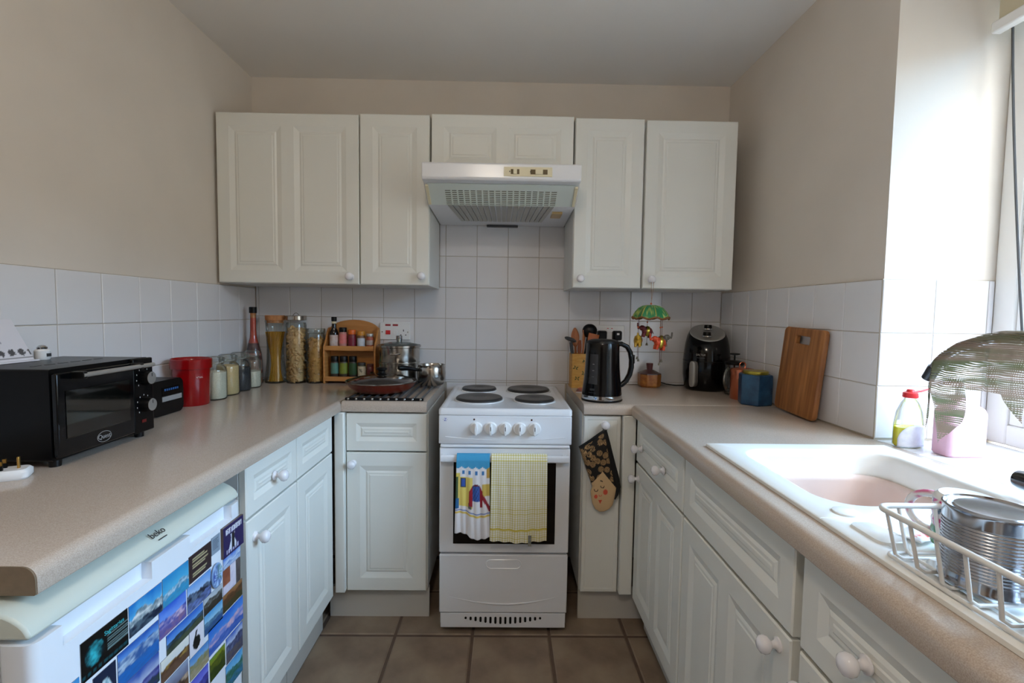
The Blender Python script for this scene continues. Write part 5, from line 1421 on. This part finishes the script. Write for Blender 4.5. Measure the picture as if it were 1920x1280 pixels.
build('basket_seam', G().lathe([(0.1062, 0.136), (0.1068, 0.1375), (0.1062, 0.139)], (0, 0, 0), 40, cap0=False, cap1=False), BLKPL, af)
build('power_cord', G().tube([(-0.09, 0.03, 0.012), (-0.12, 0.06, 0.006), (-0.155, 0.092, 0.008), (-0.18, 0.104, 0.014), (-0.192, 0.108, 0.022)], 0.0028, 6), BLKPL, af)
# ---- cafetiere
cf = thing('cafetiere', 'glass cafetiere with a black plunger behind the copper canister', 'coffee maker', (1.012, -0.275, ZW))
build('beaker', G().lathe([(0.032, 0.0), (0.036, 0.004), (0.037, 0.12), (0.038, 0.135)], (0, 0, 0), 28, cap1=False), GLASS, cf)
build('lid', G().lathe([(0.039, 0.134), (0.040, 0.138), (0.039, 0.146), (0.020, 0.152), (0.001, 0.153)], (0, 0, 0), 28), BLKPL, cf)
build('plunger_rod', G().tube([(0, 0, 0.01), (0, 0, 0.178)], 0.0035, 8), BLKPL, cf)
build('plunger_top', G().lathe([(0.010, 0.176), (0.022, 0.179), (0.022, 0.183), (0.010, 0.185)], (0, 0, 0), 20), BLKPL, cf)
build('handle', G().tube([(-0.030 - 0.030 * math.sin(a), -0.020 - 0.018 * math.sin(a), 0.072 + 0.050 * math.cos(a)) for a in [PI * k / 12 for k in range(13)]], 0.0055, 8), glass('handle_glass', (0.8, 0.84, 0.83, 1), 0.05, 0.2, 0.7), cf)
build('filter_disc', G().lathe([(0.034, 0.010), (0.034, 0.014)], (0, 0, 0), 24), STEEL, cf)
# ---- copper canister
cc = thing('canister', 'copper canister with a ring handle on its lid', 'canister', (0.998, -0.378, ZW))
build('body', G().lathe([(0.044, 0.0), (0.046, 0.003), (0.046, 0.118)], (0, 0, 0), 36), COPPER, cc, smooth=40)
build('lid', G().lathe([(0.0475, 0.112), (0.0475, 0.124), (0.044, 0.128), (0.010, 0.134), (0.001, 0.134)], (0, 0, 0), 36), COPPER, cc, smooth=40)
build('ring_handle', G().tube([(0.013 * math.cos(a), 0.0, 0.142 + 0.013 * math.sin(a)) for a in [2 * PI * k / 20 for k in range(20)]], 0.0022, 6, closed=True), COPPER, cc)
build('worn_label', G().rings([[((0.0462 + d) * math.cos(-2.0 + a), (0.0462 + d) * math.sin(-2.0 + a), z) for a, z in [(-0.35 + 0.7 * k / 6, 0.062) for k in range(7)] + [(0.35 - 0.7 * k / 6, 0.090) for k in range(7)]] for d in (0, 0.0004)]), pm('tarnished_copper', (120, 90, 66), 0.5, 0.3), cc, smooth=60)
# ---- blue hexagonal tin
hx = thing('hexagonal_tin', 'dark blue hexagonal tin with a round gold lid', 'tin', (0.996, -0.492, ZW), 0.25)
hexa = lambda r: [(r * math.cos(PI / 3 * k), r * math.sin(PI / 3 * k)) for k in range(6)]
build('tin_body', G().rings([[(x, y, z) for x, y in hexa(r)] for r, z in ((0.062, 0.0), (0.065, 0.003), (0.065, 0.116), (0.062, 0.120), (0.048, 0.120))]), mat('blue_tin_print', C(20, 52, 86), 0.35, vscale=30, col2=C(44, 86, 120)), hx, smooth=30, bevel=0.003)
build('gold_lid', G().lathe([(0.046, 0.1195), (0.047, 0.122), (0.047, 0.131), (0.044, 0.133), (0.040, 0.1325), (0.001, 0.1325)], (0, 0, 0), 32), GOLD, hx, smooth=40)
# ---- chopping board leaning on the tiles
cb = thing('chopping_board', 'bamboo chopping board with a slot handle leaning on the wall tiles', 'chopping board', (1.024, -0.712, ZW), -PI / 2)
cb.rotation_euler = (0, 0, -PI / 2)
bo = build('board', G().prism(rrect(0, 0.152, 0.1175, 0.152, 0.018, 6), 'y', -0.009, 0.009), WOODD, cb, bevel=0.004)
cut(bo, [G().prism(rrect(0, 0.262, 0.040, 0.014, 0.006, 4), 'y', -0.05, 0.05)])
bo.rotation_euler = (math.radians(-4.6), math.radians(2.0), 0)
bo.location = (0, 0.0, 0.006)

# ================================================================== SINK SIDE
# ---- mixer tap
tp = thing('mixer_tap', 'chrome mixer tap with a tall swan-neck spout behind the sink', 'tap', (1.000, -1.548, ZS))
build('tap_foot', G().lathe([(0.024, 0.0), (0.024, 0.006), (0.018, 0.012), (0.016, 0.03)], (0, 0, 0), 24), CHROME, tp)
build('tap_body', G().lathe([(0.010, -0.060), (0.0165, -0.055), (0.0185, -0.045), (0.0185, 0.045), (0.0165, 0.055), (0.010, 0.060)], (0, 0, 0.033), 24, 'y'), mat('dark_reflection_chrome', C(90, 90, 92), 0.15, metal=1.0), tp)  # dark reflections of the chrome body put into its base colour
path = [(1.000, -1.548, 0.94), (1.000, -1.546, 1.10), (0.999, -1.534, 1.165), (0.997, -1.513, 1.192), (0.992, -1.490, 1.2015), (0.987, -1.46, 1.2005), (0.983, -1.429, 1.193), (0.980, -1.372, 1.172), (0.980, -1.338, 1.150), (0.980, -1.322, 1.134), (0.980, -1.314, 1.124)]
rel = [(x - 1.0, y + 1.548, z - ZS) for x, y, z in path]
build('spout', G().tube(rel, 0.0105, 16), CHROME, tp, smooth=60)
build('spout_end', G().tube([rel[-1], (rel[-1][0], rel[-1][1] + 0.016, rel[-1][2] - 0.028)], [0.0125, 0.0125], 16), mat('dark_nozzle', C(70, 72, 76), 0.25, metal=0.7), tp)
for s in (-1,):
    build('tap_handle', G().lathe([(0.012, 0.0), (0.013, 0.012), (0.009, 0.016)], (0, s * 0.060, 0.033), 16, 'y' if s > 0 else '-y'), CHROME, tp).location = (0, 0 if s > 0 else 0, 0)
# ---- cloth over the spout
cl = thing('dishcloth', 'loosely woven brown-green cloth draped over the tap spout', 'cloth', (0.98, -1.43, 1.15))
def top_at(y):
    for k in range(len(path) - 1):
        a, b = path[k], path[k + 1]
        if a[1] <= y <= b[1] and k >= 3:
            f = (y - a[1]) / (b[1] - a[1]); return (a[0] + (b[0] - a[0]) * f, a[2] + (b[2] - a[2]) * f)
    return (path[-1][0], path[-1][2]) if y > path[-1][1] else (path[3][0], path[3][2])
LEN = [(-1.324, 0.020), (-1.340, 0.075), (-1.356, 0.150), (-1.368, 0.205), (-1.386, 0.190), (-1.402, 0.165), (-1.408, 0.100), (-1.430, 0.105), (-1.47, 0.110), (-1.488, 0.112), (-1.498, 0.125), (-1.512, 0.155)]
def flen(y):
    for k in range(len(LEN) - 1):
        a, b = LEN[k], LEN[k + 1]
        if b[0] <= y <= a[0]:
            f = (y - a[0]) / (b[0] - a[0]); return a[1] + (b[1] - a[1]) * f
    return LEN[-1][1]
def clothp(u, v):
    y = -1.322 - 0.190 * u
    cx, cz = top_at(y); R_ = 0.0135
    back = 0.05; tot = flen(y) + back + PI * R_
    s = v * tot
    if s < back: return (cx + R_ + 0.001 - 0.98, y + 1.43, cz - (back - s) - 1.15)
    s -= back
    if s < PI * R_:
        a = s / R_; return (cx + R_ * math.cos(a) - 0.98, y + 1.43, cz + R_ * math.sin(a) - 1.15)
    s -= PI * R_
    k = min(1, s / 0.08)
    return (cx - R_ - 0.98 - 0.006 * k * math.sin(y * 150) - 0.010 * k * math.sin(y * 55 + 1) - 0.008 * k, y + 1.43 + 0.006 * k * math.sin(s * 40 + y * 90), cz - s - 1.15)
m = bpy.data.materials.new('open_weave_cloth'); m.use_nodes = True
nt = m.node_tree; b = nt.nodes['Principled BSDF']
tc = nt.nodes.new('ShaderNodeTexCoord')
def node(kind, **kw):
    n = nt.nodes.new(kind)
    for k_, v_ in kw.items(): n.inputs[k_].default_value = v_
    return n
mp = node('ShaderNodeMapping', Scale=(20, 20, 190)); nt.links.new(tc.outputs['Object'], mp.inputs['Vector'])
n1 = node('ShaderNodeTexNoise', Scale=1.6, Detail=3.0); nt.links.new(mp.outputs['Vector'], n1.inputs['Vector'])
mp2 = node('ShaderNodeMapping', Scale=(260, 260, 30)); nt.links.new(tc.outputs['Object'], mp2.inputs['Vector'])
n2 = node('ShaderNodeTexNoise', Scale=1.2, Detail=2.0); nt.links.new(mp2.outputs['Vector'], n2.inputs['Vector'])
mul = nt.nodes.new('ShaderNodeMath'); mul.operation = 'MULTIPLY'
nt.links.new(n1.outputs['Fac'], mul.inputs[0]); nt.links.new(n2.outputs['Fac'], mul.inputs[1])
sep = nt.nodes.new('ShaderNodeSeparateXYZ'); nt.links.new(tc.outputs['Object'], sep.inputs[0])
def mth(op, a, b_=None, c_=None):
    q = nt.nodes.new('ShaderNodeMath'); q.operation = op
    for i_, v_ in enumerate((a, b_, c_)):
        if v_ is None: continue
        if isinstance(v_, (int, float)): q.inputs[i_].default_value = v_
        else: nt.links.new(v_, q.inputs[i_])
    return q.outputs[0]
mp4 = node('ShaderNodeMapping', Scale=(14, 14, 60)); nt.links.new(tc.outputs['Object'], mp4.inputs['Vector'])
n4 = node('ShaderNodeTexNoise', Scale=1.0, Detail=2.0); nt.links.new(mp4.outputs['Vector'], n4.inputs['Vector'])
rowsn = mth('SINE', mth('ADD', mth('MULTIPLY', sep.outputs['Z'], 1500.0), mth('MULTIPLY', n4.outputs['Fac'], 14.0)))
warp = mth('SINE', mth('ADD', mth('MULTIPLY', sep.outputs['Y'], 2600.0), mth('MULTIPLY', n1.outputs['Fac'], 8.0)))
open_ = mth('ADD', mth('ADD', mth('MULTIPLY', rowsn, 0.28), mth('MULTIPLY', warp, 0.10)), mth('MULTIPLY', n4.outputs['Fac'], 1.25))
nt.links.new(open_, mul.inputs[0]); mul.inputs[1].default_value = 1.0
for l_ in list(mul.inputs[1].links): nt.links.remove(l_)
cmp_ = nt.nodes.new('ShaderNodeMath'); cmp_.operation = 'LESS_THAN'; cmp_.inputs[1].default_value = 0.82
nt.links.new(mul.outputs[0], cmp_.inputs[0]); nt.links.new(cmp_.outputs[0], b.inputs['Alpha'])
mp3 = node('ShaderNodeMapping', Scale=(2, 2, 30)); nt.links.new(tc.outputs['Object'], mp3.inputs['Vector'])
n3 = node('ShaderNodeTexNoise', Scale=1.5, Detail=3.0); nt.links.new(mp3.outputs['Vector'], n3.inputs['Vector'])
rp = nt.nodes.new('ShaderNodeValToRGB')
rp.color_ramp.elements[0].position = 0.40; rp.color_ramp.elements[0].color = C(138, 118, 102)
rp.color_ramp.elements[1].position = 0.62; rp.color_ramp.elements[1].color = C(106, 108, 80)
nt.links.new(n3.outputs['Fac'], rp.inputs['Fac']); nt.links.new(rp.outputs['Color'], b.inputs['Base Color'])
b.inputs['Roughness'].default_value = 0.95
tl = nt.nodes.new('ShaderNodeBsdfTranslucent'); nt.links.new(rp.outputs['Color'], tl.inputs['Color'])
tp_ = nt.nodes.new('ShaderNodeBsdfTransparent')
mxa = nt.nodes.new('ShaderNodeMixShader'); mxa.inputs['Fac'].default_value = 0.35
nt.links.remove(b.inputs['Alpha'].links[0])
mxb = nt.nodes.new('ShaderNodeMixShader')
nt.links.new(b.outputs[0], mxa.inputs[1]); nt.links.new(tl.outputs[0], mxa.inputs[2])
nt.links.new(cmp_.outputs[0], mxb.inputs['Fac']); nt.links.new(tp_.outputs[0], mxb.inputs[1]); nt.links.new(mxa.outputs[0], mxb.inputs[2])
nt.links.new(mxb.outputs[0], nt.nodes['Material Output'].inputs['Surface'])
o = build('woven_sheet', G().grid(clothp, 110, 70), m, cl, smooth=180)
# ---- washing-up liquid and pink bottle by the window
ws = thing('dish_soap_bottle', 'clear bottle half full of yellow dish soap with a red cap', 'bottle', (1.105, -1.105, 0.8855), 0.2)
def ell(a, b_, n=28): return [(a * math.cos(2 * PI * k / n), b_ * math.sin(2 * PI * k / n)) for k in range(n)]
build('bottle_body', G().rings([[(x, y, z) for x, y in ell(a, b_)] for a, b_, z in ((0.040, 0.022, 0.0), (0.044, 0.026, 0.006), (0.043, 0.026, 0.06), (0.037, 0.023, 0.095), (0.024, 0.017, 0.120), (0.014, 0.013, 0.130), (0.013, 0.013, 0.136))], cap1=False), GLASS, ws, smooth=60)
build('soap', G().rings([[(x, y, z) for x, y in ell(a, b_)] for a, b_, z in ((0.038, 0.020, 0.002), (0.042, 0.024, 0.007), (0.0415, 0.0245, 0.052), (0.041, 0.024, 0.054))]), mat('yellow_liquid', C(240, 224, 20), 0.2, var=0.02), ws, smooth=60)
def labelp(u, v):
    a = PI + 0.25 + (PI - 0.5) * u
    x, y = 0.0448 * math.cos(a), 0.0268 * math.sin(a)
    top_ = 0.010 + 0.054 * math.sqrt(max(0.0, 1 - ((u - 0.5) / 0.52) ** 2))
    z = 0.003 + (top_ - 0.003) * v
    k_ = 1.0 if z < 0.058 else 1.0 - (z - 0.058) * 1.5
    return (x * k_, y * k_, z)
o = build('paper_label', G().grid(labelp, 24, 10), mat('white_paper_label', C(226, 228, 236), 0.5, vscale=60, col2=C(206, 210, 222)), ws, smooth=180)
sd = o.modifiers.new('thickness', 'SOLIDIFY'); sd.thickness = 0.0005; sd.offset = 0.0
cp_ = build('cap', G().lathe([(0.017, 0.134), (0.018, 0.137), (0.017, 0.147), (0.010, 0.150), (0.008, 0.156), (0.001, 0.157)], (0, 0, 0), 20), REDI, ws)
build('flip_lever', G().tube([(0.012, 0, 0.148), (0.030, -0.004, 0.151), (0.052, -0.008, 0.157)], [0.003, 0.0028, 0.0022], 7), REDI, cp_)
pk = thing('pink_bottle', 'translucent pink rectangular bottle with a narrow neck on the sill', 'bottle', (1.170, -1.185, 0.8855))
build('bottle_body', G().rings([[(x, y, z) for x, y in rrect(0, 0, a, b_, min(a, b_) * 0.4, 4)] for a, b_, z in ((0.046, 0.026, 0.0), (0.049, 0.030, 0.005), (0.049, 0.030, 0.110), (0.044, 0.027, 0.122), (0.020, 0.016, 0.138), (0.014, 0.014, 0.150))]), mat('pink_translucent_plastic', C(240, 190, 206), 0.25, var=0.02), pk, smooth=40)
build('pump_cap', G().lathe([(0.013, 0.150), (0.013, 0.172), (0.006, 0.176), (0.006, 0.190)], (0, 0, 0), 16), WHITEP, pk)
build('pump_nozzle', G().tube([(0, 0, 0.188), (-0.010, -0.004, 0.194), (-0.030, -0.010, 0.192)], 0.0045, 8), WHITEP, pk)
# ---- packet in the sink corner
pc = thing('packet', 'white and red printed packet lying beside the washing-up bowl', 'packet', (0.668, -1.655, ZS - 0.0075), 0.35)
o = build('wrapper', G().grid(lambda u, v: ((u - 0.5) * 0.075, (v - 0.5) * 0.050, 0.006 + 0.0035 * math.sin(u * 9) * math.sin(v * 7)), 36, 26), PRINT, pc, smooth=60)
paint(o, lambda co: C(226, 40, 24) if (co.x > 0.002 and co.y > -0.012 and co.x + co.y < 0.04) or (abs(co.y + 0.010) < 0.005 and -0.030 < co.x < -0.006 and hsh(int(co.x * 400), 2) > 0.4) else C(232, 228, 226))
sd = o.modifiers.new('thickness', 'SOLIDIFY'); sd.thickness = 0.002
# ---- dish rack
ZD = ZS - 0.0078
dr_ = thing('dish_rack', 'white coated wire dish rack on the drainer', 'dish rack', (0.72, -1.88, ZD))
ra = []
x0, x1, y0, y1 = 0.540 - 0.72, 0.205, -0.20, 0.153
top = [(x, y, 0.078) for x, y in rrect((x0 + x1) / 2, (y0 + y1) / 2, (x1 - x0) / 2, (y1 - y0) / 2, 0.016, 4)]
build('top_rail', G().tube(top, 0.0042, 8, closed=True), WIREW, dr_, smooth=60)
bx0, bx1, by0, by1 = 0.552 - 0.72, 0.190, -0.188, 0.145
bot = [(x, y, 0.012) for x, y in rrect((bx0 + bx1) / 2, (by0 + by1) / 2, (bx1 - bx0) / 2, (by1 - by0) / 2, 0.010, 3)]
build('bottom_rail', G().tube(bot, 0.003, 8, closed=True), WIREW, dr_, smooth=60)
n = 9
for k in range(n):
    f = (k + 0.5) / n
    yt = y0 + (y1 - y0) * f; yb = by0 + (by1 - by0) * f
    build('cross_wire', G().tube([(x0, yt, 0.078), (bx0 - 0.002, yb, 0.020), (bx0 + 0.008, yb, 0.0135), (bx1 - 0.008, yb, 0.0135), (bx1 + 0.002, yb, 0.020), (x1, yt, 0.078)], 0.0025, 8), WIREW, dr_, smooth=60)
for k in range(7):
    f = (k + 0.6) / 7.2
    xt = x0 + (x1 - x0) * f; xb = bx0 + (bx1 - bx0) * f
    build('end_wire', G().tube([(xt, y1, 0.078), (xb, by1 + 0.002, 0.018), (xb, by1 - 0.01, 0.0115), (xb, by0 + 0.01, 0.0115), (xb, by0 - 0.002, 0.018), (xt, y0, 0.078)], 0.0025, 8), WIREW, dr_, smooth=60)
for x, y in ((bx0 + 0.050, by0 + 0.03), (bx0 + 0.050, by1 - 0.02), (bx1 - 0.02, by0 + 0.03), (bx1 - 0.02, by1 - 0.02)):
    build('foot', G().lathe([(0.006, 0.0), (0.007, 0.003), (0.006, 0.014)], (x, y, 0), 12), WHITEP, dr_)
ZK = ZD + 0.0165
# ---- tin cans and mug in the rack
CAN = mat('tinplate', C(176, 176, 180), 0.16, metal=1.0, var=0.04, vscale=30)
def tin(label, x, y, r, h, ribs=12):
    t = thing('tin_can', label, 'tin can', (x, y, ZK), group='empty tins in the dish rack')
    pr = [(r * 0.97, 0.0), (r * 1.02, 0.001), (r * 1.02, 0.004), (r, 0.005), (r, h * 0.16)]
    for k in range(ribs):
        z = h * 0.16 + (h * 0.66) * k / ribs; dz = h * 0.66 / ribs
        pr += [(r - 0.0005 * r / 0.04 * (1 - math.cos(2 * PI * q / 6)), z + dz * q / 6) for q in range(6)]
    pr += [(r, h * 0.82), (r, h - 0.006), (r * 1.02, h - 0.004), (r * 1.02, h - 0.001), (r * 0.99, h)]
    build('can_wall', G().lathe(pr, (0, 0, 0), 40, cap1=False), CAN, t, smooth=50)
    build('can_lid', G().lathe([(r * 0.985, h), (r * 0.965, h - 0.0035), (r * 0.90, h - 0.0035), (r * 0.88, h - 0.0015), (r * 0.80, h - 0.003), (r * 0.76, h - 0.0015), (r * 0.60, h - 0.0025), (0.001, h - 0.0025)], (0, 0, 0), 40, cap0=False), CAN, t, smooth=25)
    return t
tin('large ribbed tin can in the dish rack beside the mug', 0.612, -1.822, 0.0475, 0.098, 16)
tin('smaller ribbed tin can at the end of the dish rack', 0.600, -1.935, 0.036, 0.070, 9)
mg = thing('mug', 'upturned floral mug with green and pink flowers in the dish rack', 'mug', (0.672, -1.728, ZK), -1.0)
o = build('mug_body', G().lathe([(0.036, 0.0), (0.0385, 0.002)] + [(0.0385 + 0.0005 * math.sin(k), 0.004 + 0.066 * k / 30) for k in range(31)] + [(0.037, 0.074), (0.032, 0.078), (0.028, 0.076), (0.001, 0.076)], (0, 0, 0), 72), print_mat('glazed_print', 0.15), mg, smooth=50)
def floral(co):
    a = math.atan2(co.y, co.x)
    if co.z > 0.068: return C(232, 232, 230)
    n_ = fbm(a * 6 + 20, co.z * 120, 9)
    if co.z < 0.030: return mixc(C(90, 150, 100), C(40, 110, 60), n_ * 1.6 - 0.3)
    if n_ > 0.58: return C(190, 60, 120)
    if n_ < 0.38: return C(110, 130, 150)
    return C(232, 226, 228)
paint(o, floral)
o = build('mug_handle', G().tube([(-0.036 - 0.034 * math.sin(a), 0.006 * math.sin(a), 0.040 + 0.028 * math.cos(a)) for a in [PI * k / 14 for k in range(15)]], 0.0055, 10), MATS['glazed_print'], mg, smooth=60)
paint(o, lambda co: C(206, 110, 150) if fbm(co.x * 200 + 9, co.z * 200, 4) > 0.58 else C(230, 228, 228))
